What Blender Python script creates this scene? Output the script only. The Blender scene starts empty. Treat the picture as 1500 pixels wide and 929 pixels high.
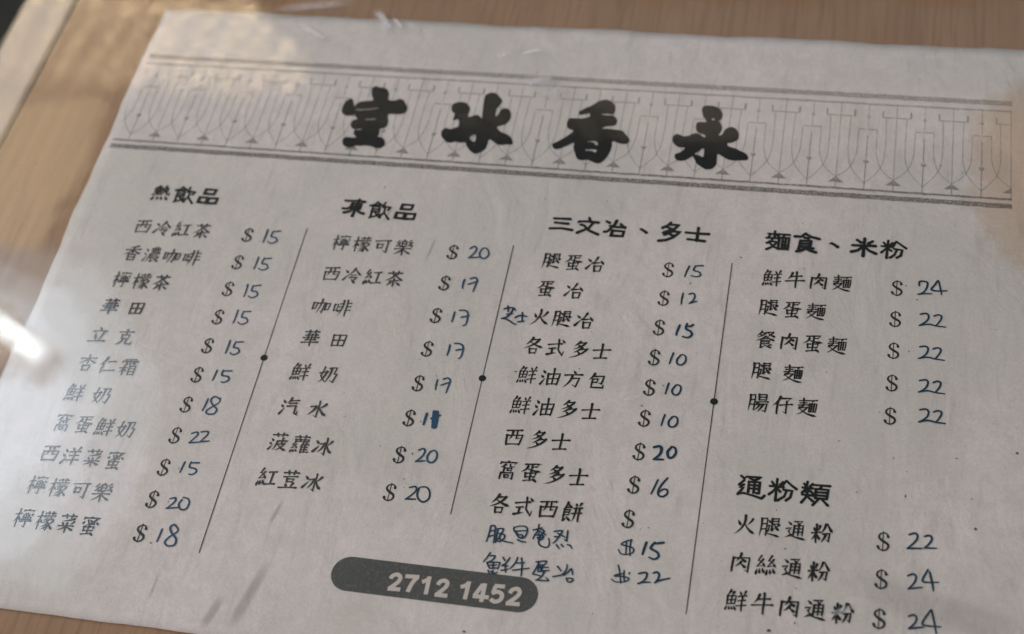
import bpy, bmesh, math, random, json
from mathutils import Vector, Matrix
from mathutils.geometry import delaunay_2d_cdt
random.seed(7)
SC = bpy.context.scene
COL = SC.collection
U = 0.022                      # one printed ornament period = 22 mm

# ------------------------------------------------------------------ camera
CAM = Vector((0.2855931, -0.4050941, 0.4679011))
cd = bpy.data.cameras.new('camera')
cam = bpy.data.objects.new('camera', cd)
COL.objects.link(cam)
ax = Vector((0.9767551, 0.1833776, -0.1110048))
ay = -Vector((0.0849595, -0.8066167, -0.5849371))
az = -Vector((-0.1968027, 0.5619094, -0.8034467))
cam.matrix_world = Matrix(((ax.x, ay.x, az.x, CAM.x), (ax.y, ay.y, az.y, CAM.y), (ax.z, ay.z, az.z, CAM.z), (0, 0, 0, 1)))
cd.sensor_width = 36
cd.lens = 54.167
cd.clip_start = 0.01
cd.clip_end = 50
cd.dof.use_dof = True
cd.dof.focus_distance = 0.55
cd.dof.aperture_fstop = 8.5
SC.camera = cam
SC.cycles.sample_clamp_indirect = 0
SC.cycles.use_adaptive_sampling = False
SC.cycles.max_bounces = 5
SC.cycles.diffuse_bounces = 2
SC.cycles.glossy_bounces = 2
SC.cycles.transparent_max_bounces = 14

# ------------------------------------------------------------------ view and world (dim room)
SC.view_settings.view_transform = 'Standard'
SC.view_settings.look = 'None'
SC.view_settings.exposure = 0
SC.view_settings.gamma = 1
W = bpy.data.worlds.new('World')
SC.world = W
W.use_nodes = True
W.node_tree.nodes['Background'].inputs[0].default_value = (0.80, 0.86, 1.0, 1)
W.node_tree.nodes['Background'].inputs[1].default_value = 0.12

def area_light(name, loc, target, size, power, color, sy=None):
    ld = bpy.data.lights.new(name, 'AREA')
    ld.energy = power
    ld.color = color
    ld.size = size
    if sy:
        ld.shape = 'RECTANGLE'; ld.size_y = sy
    o = bpy.data.objects.new(name, ld)
    COL.objects.link(o)
    o.location = loc
    o.rotation_euler = (Vector(target) - Vector(loc)).to_track_quat('-Z', 'Y').to_euler()
    return o

area_light('ceiling_light', (-0.55, -1.1, 1.7), (0.1, 0, 0), 0.8, 19.5, (1.0, 0.90, 0.87))
area_light('left_fill_light', (-1.9, -0.25, 1.0), (0, 0, 0), 0.9, 11, (0.90, 0.95, 1.0))  # added cool fill from the left, no source in view

# ------------------------------------------------------------------ node helpers
def new_mat(name):
    m = bpy.data.materials.new(name)
    m.use_nodes = True
    m.node_tree.nodes.clear()
    return m, m.node_tree

def N(nt, t, ins=None, **kw):
    n = nt.nodes.new(t)
    for k, v in kw.items():
        setattr(n, k, v)
    if ins:
        for k, v in ins.items():
            if isinstance(v, bpy.types.NodeSocket):
                nt.links.new(v, n.inputs[k])
            else:
                n.inputs[k].default_value = v
    return n

def math_n(nt, op, a, b=None, c=None, clamp=False):
    ins = {0: a}
    if b is not None: ins[1] = b
    if c is not None: ins[2] = c
    n = N(nt, 'ShaderNodeMath', ins, operation=op)
    n.use_clamp = clamp
    return n.outputs[0]

def sstep(nt, v, lo, hi, a=0.0, b=1.0):
    n = N(nt, 'ShaderNodeMapRange', {'Value': v, 'From Min': lo, 'From Max': hi, 'To Min': a, 'To Max': b}, interpolation_type='SMOOTHSTEP')
    return n.outputs['Result']

def coords(nt, scale=(1, 1, 1), rot=(0, 0, 0), loc=(0, 0, 0)):
    tc = N(nt, 'ShaderNodeTexCoord')
    mp = N(nt, 'ShaderNodeMapping', {'Vector': tc.outputs['Object'], 'Scale': scale, 'Rotation': rot, 'Location': loc})
    return mp.outputs[0]

def noise(nt, vec, scale, detail=3, rough=0.5, dist=0.0):
    return N(nt, 'ShaderNodeTexNoise', {'Vector': vec, 'Scale': scale, 'Detail': detail, 'Roughness': rough, 'Distortion': dist}).outputs[0]

def mixc(nt, fac, a, b, mode='MIX'):
    n = N(nt, 'ShaderNodeMix', None, data_type='RGBA', blend_type=mode)
    for i, v in ((0, fac), (6, a), (7, b)):
        if isinstance(v, bpy.types.NodeSocket):
            nt.links.new(v, n.inputs[i])
        else:
            n.inputs[i].default_value = v if i == 0 else (*v, 1)
    return n.outputs[2]

def finish(nt, shader, disp=None):
    out = N(nt, 'ShaderNodeOutputMaterial')
    nt.links.new(shader, out.inputs[0])

# ------------------------------------------------------------------ materials
def paper_material():
    m, nt = new_mat('worn_photocopy_paper')
    v = coords(nt)
    big = noise(nt, v, 9, 4, 0.6)
    mid = noise(nt, v, 130, 4, 0.7)
    fib = noise(nt, v, 1300, 3, 0.75)
    streak = noise(nt, coords(nt, (1, 0.16, 1), (0, 0, 0.35)), 260, 3, 0.6)
    base = mixc(nt, sstep(nt, big, 0.38, 0.62), (0.775, 0.705, 0.685), (0.670, 0.635, 0.590))
    base = mixc(nt, sstep(nt, mid, 0.36, 0.64, 0, 0.60), base, (0.63, 0.60, 0.56))
    base = mixc(nt, sstep(nt, fib, 0.38, 0.66, 0, 0.32), base, (0.47, 0.43, 0.40))
    base = mixc(nt, sstep(nt, streak, 0.54, 0.74, 0, 0.40), base, (0.50, 0.47, 0.45))
    # tiny toner specks
    sp = noise(nt, v, 330, 2, 0.4)
    gate = noise(nt, v, 37, 2, 0.5)
    spk = math_n(nt, 'MULTIPLY', sstep(nt, sp, 0.765, 0.80), sstep(nt, gate, 0.48, 0.6))
    base = mixc(nt, math_n(nt, 'MULTIPLY', spk, 0.6), base, (0.16, 0.13, 0.11))
    # brown tea stain with a ragged edge creeping in from the right-hand end
    tc = N(nt, 'ShaderNodeTexCoord')
    sx = N(nt, 'ShaderNodeSeparateXYZ', {0: tc.outputs['Object']})
    dx = math_n(nt, 'DIVIDE', math_n(nt, 'SUBTRACT', sx.outputs[0], 17.35 * U), 2.25 * U)
    dy = math_n(nt, 'DIVIDE', math_n(nt, 'SUBTRACT', sx.outputs[1], 0.55 * U), 2.95 * U)
    d = math_n(nt, 'SQRT', math_n(nt, 'ADD', math_n(nt, 'MULTIPLY', dx, dx), math_n(nt, 'MULTIPLY', dy, dy)))
    rag = noise(nt, v, 110, 4, 0.7)
    rag2 = noise(nt, v, 25, 3, 0.6)
    d = math_n(nt, 'ADD', d, math_n(nt, 'MULTIPLY', math_n(nt, 'SUBTRACT', rag, 0.5), 0.5))
    d = math_n(nt, 'ADD', d, math_n(nt, 'MULTIPLY', math_n(nt, 'SUBTRACT', rag2, 0.5), 0.45))
    st = sstep(nt, d, 0.82, 1.07, 1, 0)
    deep = sstep(nt, d, 0.45, 0.95, 1, 0.72)
    base = mixc(nt, math_n(nt, 'MULTIPLY', st, deep), base, (0.86, 0.715, 0.58), 'MULTIPLY')
    # faint cool-grey crease blotch low on the right
    bump1 = N(nt, 'ShaderNodeBump', {'Height': fib, 'Strength': 0.25, 'Distance': 0.0002})
    wr = noise(nt, coords(nt, (1, 0.6, 1), (0, 0, 0.5)), 38, 4, 0.55, 0.6)
    bump2 = N(nt, 'ShaderNodeBump', {'Height': wr, 'Strength': 0.9, 'Distance': 0.002, 'Normal': bump1.outputs[0]})
    p = N(nt, 'ShaderNodeBsdfPrincipled', {'Base Color': base, 'Roughness': 0.75, 'Normal': bump2.outputs[0]})
    p.inputs['Specular IOR Level'].default_value = 0.25
    finish(nt, p.outputs[0])
    return m

def ink_material(name, col, wear=0.25, scale=420, lo=0.46, hi=0.68):
    """toner or pen ink lying on paper: paper shows through where it is worn"""
    m, nt = new_mat(name)
    v = coords(nt)
    n1 = noise(nt, v, scale, 3, 0.65)
    n2 = noise(nt, v, scale * 3.1, 2, 0.6)
    w = math_n(nt, 'ADD', math_n(nt, 'MULTIPLY', n1, 0.55), math_n(nt, 'MULTIPLY', n2, 0.45))
    fac = sstep(nt, w, lo, hi, 0, wear)
    p = N(nt, 'ShaderNodeBsdfPrincipled', {'Base Color': (*col, 1), 'Roughness': 0.6})
    p.inputs['Specular IOR Level'].default_value = 0.15
    t = N(nt, 'ShaderNodeBsdfTransparent')
    mx = N(nt, 'ShaderNodeMixShader', {0: fac, 1: p.outputs[0], 2: t.outputs[0]})
    finish(nt, mx.outputs[0])
    return m

def soft_material(name, col, strength, nscale=60, lo=0.35, hi=0.65, gloss=False, power=1.0):
    """patch that fades out towards its border (smudges and crease shade on the paper, painted glints on the cover)"""
    m, nt = new_mat(name)
    uv = N(nt, 'ShaderNodeTexCoord').outputs['UV']
    s = N(nt, 'ShaderNodeSeparateXYZ', {0: uv})
    def edge(o):
        c = math_n(nt, 'ABSOLUTE', math_n(nt, 'SUBTRACT', o, 0.5))
        return sstep(nt, c, 0.12, 0.5, 1, 0)
    e = math_n(nt, 'MULTIPLY', edge(s.outputs[0]), edge(s.outputs[1]))
    n = noise(nt, uv, nscale, 5, 0.65, 0.8)
    f = math_n(nt, 'MULTIPLY', e, sstep(nt, math_n(nt, 'ADD', n, math_n(nt, 'MULTIPLY', e, 0.25)), lo, hi))
    f = math_n(nt, 'MULTIPLY', math_n(nt, 'POWER', f, power), strength, clamp=True)
    b = N(nt, 'ShaderNodeBsdfDiffuse', {'Color': (*col, 1)})
    t = N(nt, 'ShaderNodeBsdfTransparent')
    mx = N(nt, 'ShaderNodeMixShader', {0: f, 1: t.outputs[0], 2: b.outputs[0]})
    finish(nt, mx.outputs[0])
    return m

def wood_material(name, a, b, c, fine=1.0):
    m, nt = new_mat(name)
    g1 = noise(nt, coords(nt, (1, 0.045, 1), (0, 0, -0.03)), 420, 5, 0.65, 0.15)
    g2 = noise(nt, coords(nt, (1, 0.03, 1), (0, 0, -0.03)), 95, 4, 0.6, 0.4)
    g3 = noise(nt, coords(nt, (1, 0.4, 1)), 14, 3, 0.5)
    col = mixc(nt, sstep(nt, g2, 0.32, 0.68), a, b)
    col = mixc(nt, sstep(nt, g1, 0.42, 0.70, 0, 0.6 * fine), col, c)
    col = mixc(nt, sstep(nt, g3, 0.35, 0.65, 0, 0.25), col, a)
    p = N(nt, 'ShaderNodeBsdfPrincipled', {'Base Color': col, 'Roughness': 0.5})
    p.inputs['Specular IOR Level'].default_value = 0.2
    finish(nt, p.outputs[0])
    return m

def cover_material():
    """clear soft plastic sheet: see-through, with a crisp sheen and a hazier greasy one"""
    m, nt = new_mat('clear_plastic_sheet')
    geo = N(nt, 'ShaderNodeNewGeometry')
    fr = N(nt, 'ShaderNodeFresnel', {'IOR': 1.5})
    front = math_n(nt, 'SUBTRACT', 1.0, geo.outputs['Backfacing'])
    F = math_n(nt, 'MULTIPLY', fr.outputs[0], front)
    v = coords(nt)
    w1 = noise(nt, v, 20, 3, 0.5)
    w2 = noise(nt, v, 140, 3, 0.5)
    h = math_n(nt, 'ADD', w1, math_n(nt, 'MULTIPLY', w2, 0.025))
    bp = N(nt, 'ShaderNodeBump', {'Height': h, 'Strength': 0.20, 'Distance': 0.0008})
    g1 = N(nt, 'ShaderNodeBsdfGlossy', {'Roughness': 0.048, 'Normal': bp.outputs[0]})
    g2 = N(nt, 'ShaderNodeBsdfGlossy', {'Roughness': 0.30, 'Normal': bp.outputs[0]})
    gm = N(nt, 'ShaderNodeMixShader', {0: 0.21, 1: g1.outputs[0], 2: g2.outputs[0]})
    t = N(nt, 'ShaderNodeBsdfTransparent', {'Color': (0.985, 0.985, 0.98, 1)})
    mx = N(nt, 'ShaderNodeMixShader', {0: F, 1: t.outputs[0], 2: gm.outputs[0]})
    # thin dusty film
    df = N(nt, 'ShaderNodeBsdfDiffuse', {'Color': (0.8, 0.8, 0.8, 1)})
    dust = sstep(nt, noise(nt, v, 30, 5, 0.7), 0.35, 0.75, 0.0, 0.007)
    dust = math_n(nt, 'MULTIPLY', dust, front)
    mx2 = N(nt, 'ShaderNodeMixShader', {0: dust, 1: mx.outputs[0], 2: df.outputs[0]})
    finish(nt, mx2.outputs[0])
    return m

def emit_material(name, col, strength):
    m, nt = new_mat(name)
    e = N(nt, 'ShaderNodeEmission', {'Color': (*col, 1), 'Strength': strength})
    finish(nt, e.outputs[0])
    return m

def plain_material(name, a, b, scale, rough=0.7):
    m, nt = new_mat(name)
    col = mixc(nt, noise(nt, coords(nt), scale, 4, 0.6), a, b)
    p = N(nt, 'ShaderNodeBsdfPrincipled', {'Base Color': col, 'Roughness': rough})
    finish(nt, p.outputs[0])
    return m

M = {}
M['paper'] = paper_material()
M['title'] = ink_material('black_brush_toner', (0.010, 0.012, 0.011), 0.04)
M['heading'] = ink_material('black_heading_toner', (0.012, 0.015, 0.014), 0.06)
M['item'] = ink_material('black_item_toner', (0.016, 0.018, 0.017), 0.10)
M['item_grey'] = ink_material('greyish_item_toner', (0.060, 0.060, 0.058), 0.25)
M['item_faded'] = ink_material('faded_item_toner', (0.13, 0.13, 0.13), 0.40)
M['dollar'] = ink_material('dark_dollar_toner', (0.028, 0.030, 0.028), 0.25)
M['divider'] = ink_material('grey_divider_toner', (0.070, 0.068, 0.066), 0.30)
M['stripe'] = ink_material('grey_speckled_stripe_toner', (0.25, 0.245, 0.235), 0.9, 1500, 0.34, 0.58)
M['stripe_dark'] = ink_material('dark_speckled_stripe_toner', (0.12, 0.12, 0.113), 0.85, 1500, 0.36, 0.60)
M['lattice'] = ink_material('pale_lattice_toner', (0.29, 0.28, 0.262), 0.80, 300, 0.38, 0.62)
M['badge'] = ink_material('speckled_charcoal_badge_toner', (0.085, 0.092, 0.086), 0.40, 900, 0.38, 0.66)
M['badge_text'] = plain_material('bare_paper_digits', (0.66, 0.60, 0.55), (0.56, 0.50, 0.44), 300, 0.8)
M['pen'] = ink_material('blue_black_pen_ink', (0.010, 0.048, 0.085), 0.12, 300, 0.5, 0.7)
M['pen_blue'] = ink_material('blue_pen_ink', (0.030, 0.080, 0.150), 0.20, 300, 0.5, 0.7)
M['wood'] = wood_material('pale_wood_laminate', (0.32, 0.188, 0.100), (0.365, 0.216, 0.118), (0.20, 0.112, 0.057))
M['trim'] = plain_material('cream_edge_trim', (0.56, 0.47, 0.39), (0.44, 0.36, 0.30), 55, 0.5)
M['gap'] = plain_material('dark_seam_brown', (0.02, 0.014, 0.010), (0.06, 0.04, 0.03), 90)  # dark brown filling of the joint
M['floor'] = plain_material('dark_floor', (0.030, 0.024, 0.018), (0.012, 0.014, 0.011), 7, 0.5)
M['cover'] = cover_material()
M['dirt'] = plain_material('dark_dirt_specks', (0.05, 0.035, 0.025), (0.09, 0.07, 0.05), 200)

# ------------------------------------------------------------------ object helpers
def P(x, y, z=0.0):
    return (x * U, -y * U, z)

def link(name, me, mat, parent=None, label=None, kind=None, cat=None, group=None):
    o = bpy.data.objects.new(name, me)
    COL.objects.link(o)
    if mat is not None and not me.materials:
        me.materials.append(mat)
    if parent is not None:
        o.parent = parent
    if label: o['label'] = label
    if kind: o['kind'] = kind
    if cat: o['category'] = cat
    if group: o['group'] = group
    return o

def empty(name, loc, label, cat, group=None):
    o = bpy.data.objects.new(name, None)
    COL.objects.link(o)
    o.location = loc
    o.empty_display_size = 0.02
    o['label'] = label; o['category'] = cat
    if group: o['group'] = group
    return o

def area2(p):
    return sum(p[i][0] * p[(i + 1) % len(p)][1] - p[(i + 1) % len(p)][0] * p[i][1] for i in range(len(p))) * 0.5

def flat_mesh(name, polys, z, holes=()):
    """union of flat outlines (plane units, y down) as one triangulated sheet at height z"""
    vs, fs = [], []
    allp = [(p, 0) for p in polys] + [(h, 1) for h in holes]
    nin = len(polys)
    for p, _ in allp:
        q = [(x * U * 1000, -y * U * 1000) for x, y in p]   # mm
        r = []
        for a in q:
            if not r or abs(a[0] - r[-1][0]) + abs(a[1] - r[-1][1]) > 1e-4:
                r.append(a)
        if len(r) > 2 and abs(r[0][0] - r[-1][0]) + abs(r[0][1] - r[-1][1]) < 1e-4:
            r.pop()
        if area2(r) < 0: r.reverse()
        b = len(vs)
        vs += [Vector(a) for a in r]
        fs.append(list(range(b, b + len(r))))
    v, e, f, ov, oe, of = delaunay_2d_cdt(vs, [], fs, 1, 1e-5, True)
    keep = [t for t, o in zip(f, of) if any(i < nin for i in o) and not any(i >= nin for i in o)]
    def tri(t):
        return abs(sum(v[t[k]].x * v[t[(k + 1) % len(t)]].y - v[t[(k + 1) % len(t)]].x * v[t[k]].y for k in range(len(t)))) * 0.5
    tot = sum(abs(area2([tuple(vs[i]) for i in f_])) for f_ in fs[:nin])
    me = bpy.data.meshes.new(name)
    if sum(tri(t) for t in keep) > tot * 1.02:          # triangulator leaked: stack the pieces a hair apart instead
        co, fa = [], []
        for k, f_ in enumerate(fs[:nin]):
            fa.append(list(range(len(co), len(co) + len(f_))))
            co += [(vs[i].x / 1000, vs[i].y / 1000, z + k * 4e-7) for i in f_]
        me.from_pydata(co, [], fa)
    else:
        me.from_pydata([(a.x / 1000, a.y / 1000, z) for a in v], [], keep)
    bm = bmesh.new(); bm.from_mesh(me)
    bmesh.ops.delete(bm, geom=[x for x in bm.verts if not x.link_faces], context='VERTS')
    for fc in bm.faces:
        if fc.normal.z < 0: fc.normal_flip()
    bm.to_mesh(me); bm.free()
    return me

def catmull(pts, n=5, closed=False):
    out = []
    L = len(pts)
    rng = range(L) if closed else range(L - 1)
    for i in rng:
        p0 = pts[(i - 1) % L] if closed or i > 0 else pts[0]
        p1 = pts[i]; p2 = pts[(i + 1) % L]
        p3 = pts[(i + 2) % L] if closed or i + 2 < L else pts[-1]
        for k in range(n):
            t = k / n
            out.append(tuple(0.5 * ((2 * p1[j]) + (-p0[j] + p2[j]) * t + (2 * p0[j] - 5 * p1[j] + 4 * p2[j] - p3[j]) * t * t
                                    + (-p0[j] + 3 * p1[j] - 3 * p2[j] + p3[j]) * t ** 3) for j in (0, 1)))
    if not closed: out.append(tuple(pts[-1]))
    return out

def resample(pts, step):
    out = [pts[0]]
    for a, b in zip(pts, pts[1:]):
        d = math.dist(a, b)
        k = max(1, int(d / step))
        for i in range(1, k + 1):
            out.append((a[0] + (b[0] - a[0]) * i / k, a[1] + (b[1] - a[1]) * i / k))
    return out

def prof(tab, t):
    for (a, u), (b, v) in zip(tab, tab[1:]):
        if t <= b:
            return u + (v - u) * (t - a) / max(1e-9, b - a)
    return tab[-1][1]

def ribbon(pts, w, tab, cap=True):
    """one pen or brush stroke as an outline polygon of varying width"""
    L = [0]
    for a, b in zip(pts, pts[1:]): L.append(L[-1] + math.dist(a, b))
    T = L[-1] or 1e-6
    lf, rt = [], []
    n = len(pts)
    for i, p in enumerate(pts):
        d1 = (p[0] - pts[i - 1][0], p[1] - pts[i - 1][1]) if i > 0 else None
        d2 = (pts[i + 1][0] - p[0], pts[i + 1][1] - p[1]) if i < n - 1 else None
        def nm(d):
            l = math.hypot(*d) or 1e-9
            return (d[0] / l, d[1] / l)
        if d1 is None: t = nm(d2); m = 1
        elif d2 is None: t = nm(d1); m = 1
        else:
            a, b = nm(d1), nm(d2)
            t = nm((a[0] + b[0], a[1] + b[1]))
            m = min(1.35, 1 / max(0.3, abs(t[0] * b[0] + t[1] * b[1])))
        h = w * 0.5 * prof(tab, L[i] / T) * m
        nx, ny = -t[1], t[0]
        lf.append((p[0] + nx * h, p[1] + ny * h)); rt.append((p[0] - nx * h, p[1] - ny * h))
    polys = [[lf[k], lf[k + 1], rt[k + 1], rt[k]] for k in range(n - 1)]
    if cap:
        def arc(c, a, b):
            dx, dy = a[0] - c[0], a[1] - c[1]
            return [a] + [(c[0] + dx * math.cos(q) + dy * math.sin(q), c[1] - dx * math.sin(q) + dy * math.cos(q)) for q in (0.63, 1.26, 1.88, 2.51)] + [b]
        polys.append(arc(pts[-1], lf[-1], rt[-1]))
        polys.append(arc(pts[0], rt[0], lf[0]))
    return polys
# ------------------------------------------------------------------ traced lettering (thousandths of a plane unit)
null=None
HEAD={"三":[[[8138,1334],[8425,1326]],[[8169,1430],[8407,1437]],[[8096,1571],[8307,1548],[8498,1573]]],"文":[[[8766,1269],[8792,1338]],[[8591,1379],[8609,1361],[8769,1351],[8941,1359]],[[8847,1377],[8791,1496],[8598,1623]],[[8636,1435],[8694,1446],[8801,1555],[8972,1628]]],"冶":[[[9088,1318],[9141,1343]],[[9073,1556],[9129,1545],[9241,1372],[9261,1288]],[[9162,1412],[9250,1431],[9429,1422]],[[9345,1357],[9424,1436]],[[9220,1515],[9423,1517],[9412,1626],[9207,1632],[9220,1515]]],"、":[[[9716,1435],[9766,1463],[9820,1506]]],"多":[[[10221,1241],[10173,1311],[10090,1367]],[[10201,1286],[10368,1281],[10297,1380],[10121,1477]],[[10162,1339],[10238,1380]],[[10299,1393],[10226,1481],[10142,1516]],[[10279,1435],[10408,1434],[10299,1567],[10183,1637],[10057,1666]],[[10228,1494],[10295,1530]]],"士":[[[10717,1313],[10719,1602]],[[10512,1435],[10721,1441],[10911,1434]],[[10561,1582],[10853,1599]]],"麵":[[[12045,1259],[12050,1408]],[[11936,1323],[12127,1326]],[[11910,1421],[12124,1411]],[[11966,1358],[11943,1402]],[[12094,1351],[12125,1385]],[[12014,1443],[11989,1498],[11926,1531]],[[11967,1490],[12100,1493],[12038,1594],[11933,1672]],[[11993,1545],[12038,1599],[12134,1647]],[[12116,1317],[12303,1320]],[[12214,1328],[12199,1383]],[[12132,1395],[12301,1389],[12293,1642],[12127,1643],[12132,1395]],[[12192,1399],[12191,1636]],[[12245,1400],[12244,1636]],[[12190,1479],[12241,1479]],[[12189,1558],[12242,1558]]],"食":[[[12575,1262],[12504,1338],[12399,1342]],[[12570,1270],[12686,1331],[12809,1361]],[[12562,1358],[12627,1363]],[[12495,1428],[12676,1421],[12666,1553],[12488,1555]],[[12495,1491],[12669,1485]],[[12498,1423],[12476,1656]],[[12445,1669],[12498,1659],[12569,1610]],[[12554,1564],[12667,1632],[12770,1658]],[[12724,1574],[12658,1617]]],"米":[[[13579,1276],[13568,1662]],[[13381,1442],[13566,1434],[13765,1425]],[[13454,1320],[13523,1371]],[[13714,1326],[13649,1379]],[[13553,1451],[13482,1541],[13369,1586]],[[13581,1449],[13661,1534],[13779,1590]]],"粉":[[[13975,1285],[13960,1670]],[[13869,1415],[14052,1423]],[[13901,1334],[13931,1378]],[[14052,1325],[14014,1380]],[[13958,1451],[13870,1555]],[[13978,1457],[14032,1503]],[[14110,1293],[14061,1402]],[[14116,1297],[14184,1353],[14279,1427]],[[14077,1457],[14216,1470],[14194,1596],[14132,1643]],[[14125,1473],[14091,1585],[14019,1654]]],"通":[[[11949,6207],[12004,6245]],[[12005,6281],[11936,6366]],[[12007,6358],[11947,6414],[12004,6412],[11928,6537]],[[11933,6528],[12018,6508],[12155,6536],[12297,6572],[12338,6518]],[[12037,6214],[12259,6201],[12159,6271]],[[12092,6239],[12165,6266]],[[12080,6295],[12084,6476]],[[12081,6299],[12252,6292],[12247,6485],[12213,6489]],[[12080,6357],[12242,6351]],[[12082,6416],[12240,6412]],[[12167,6289],[12168,6485]]],"粉2":[[[12510,6197],[12509,6581]],[[12407,6335],[12614,6332]],[[12434,6256],[12465,6301]],[[12602,6240],[12561,6298]],[[12501,6357],[12457,6430],[12404,6483]],[[12524,6361],[12571,6418]],[[12650,6216],[12593,6308]],[[12654,6215],[12729,6282],[12814,6343]],[[12618,6376],[12752,6382],[12731,6500],[12671,6561]],[[12668,6388],[12639,6494],[12543,6577]]],"類":[[[12974,6190],[12957,6370]],[[12906,6301],[13059,6300]],[[12926,6231],[12952,6268]],[[13053,6220],[13018,6269]],[[12954,6326],[12905,6390]],[[12980,6323],[13037,6360]],[[12904,6425],[13076,6426]],[[12988,6375],[12965,6471],[12904,6567]],[[12986,6451],[13075,6524]],[[13053,6376],[13077,6395]],[[13062,6237],[13317,6228]],[[13194,6243],[13173,6290]],[[13109,6303],[13298,6297],[13283,6463],[13109,6466],[13109,6303]],[[13113,6360],[13291,6351]],[[13111,6413],[13287,6409]],[[13158,6483],[13080,6589]],[[13216,6484],[13305,6570]]],"熱":[[[496,1228],[515,1349]],[[427,1286],[586,1287]],[[418,1353],[592,1353]],[[519,1359],[423,1460]],[[544,1372],[607,1387]],[[449,1442],[605,1443]],[[522,1395],[531,1496]],[[460,1507],[618,1483]],[[636,1236],[635,1359],[599,1474]],[[574,1288],[715,1285],[721,1415],[810,1465]],[[605,1367],[693,1395]],[[456,1543],[420,1623]],[[536,1536],[523,1608]],[[615,1524],[626,1594]],[[686,1512],[780,1595]]],"飲":[[[4829,1259],[4787,1319],[4706,1355]],[[4830,1263],[4882,1304],[4923,1328]],[[4777,1335],[4861,1334]],[[4759,1368],[4891,1366],[4903,1484],[4758,1487]],[[4764,1431],[4894,1426]],[[4760,1371],[4769,1626]],[[4749,1635],[4841,1598],[4910,1536]],[[4831,1502],[4875,1566],[4947,1620]],[[4972,1260],[4955,1374]],[[4957,1353],[5095,1361],[5061,1431]],[[4998,1379],[4997,1493],[4927,1608]],[[4998,1496],[5049,1558],[5116,1639]]],"品":[[[5304,1275],[5505,1274],[5485,1381],[5295,1381],[5304,1275]],[[5239,1474],[5395,1473],[5379,1600],[5228,1593],[5239,1474]],[[5419,1482],[5589,1473],[5578,1595],[5400,1605],[5419,1482]]],"凍":[[[4208,1276],[4269,1282]],[[4202,1465],[4288,1468],[4356,1403]],[[4268,1279],[4449,1266],[4582,1278]],[[4468,1229],[4425,1630]],[[4360,1332],[4530,1336],[4524,1453],[4340,1449],[4360,1332]],[[4346,1392],[4527,1396]],[[4393,1465],[4346,1529],[4249,1559]],[[4439,1450],[4529,1528],[4620,1555]]]}
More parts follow.
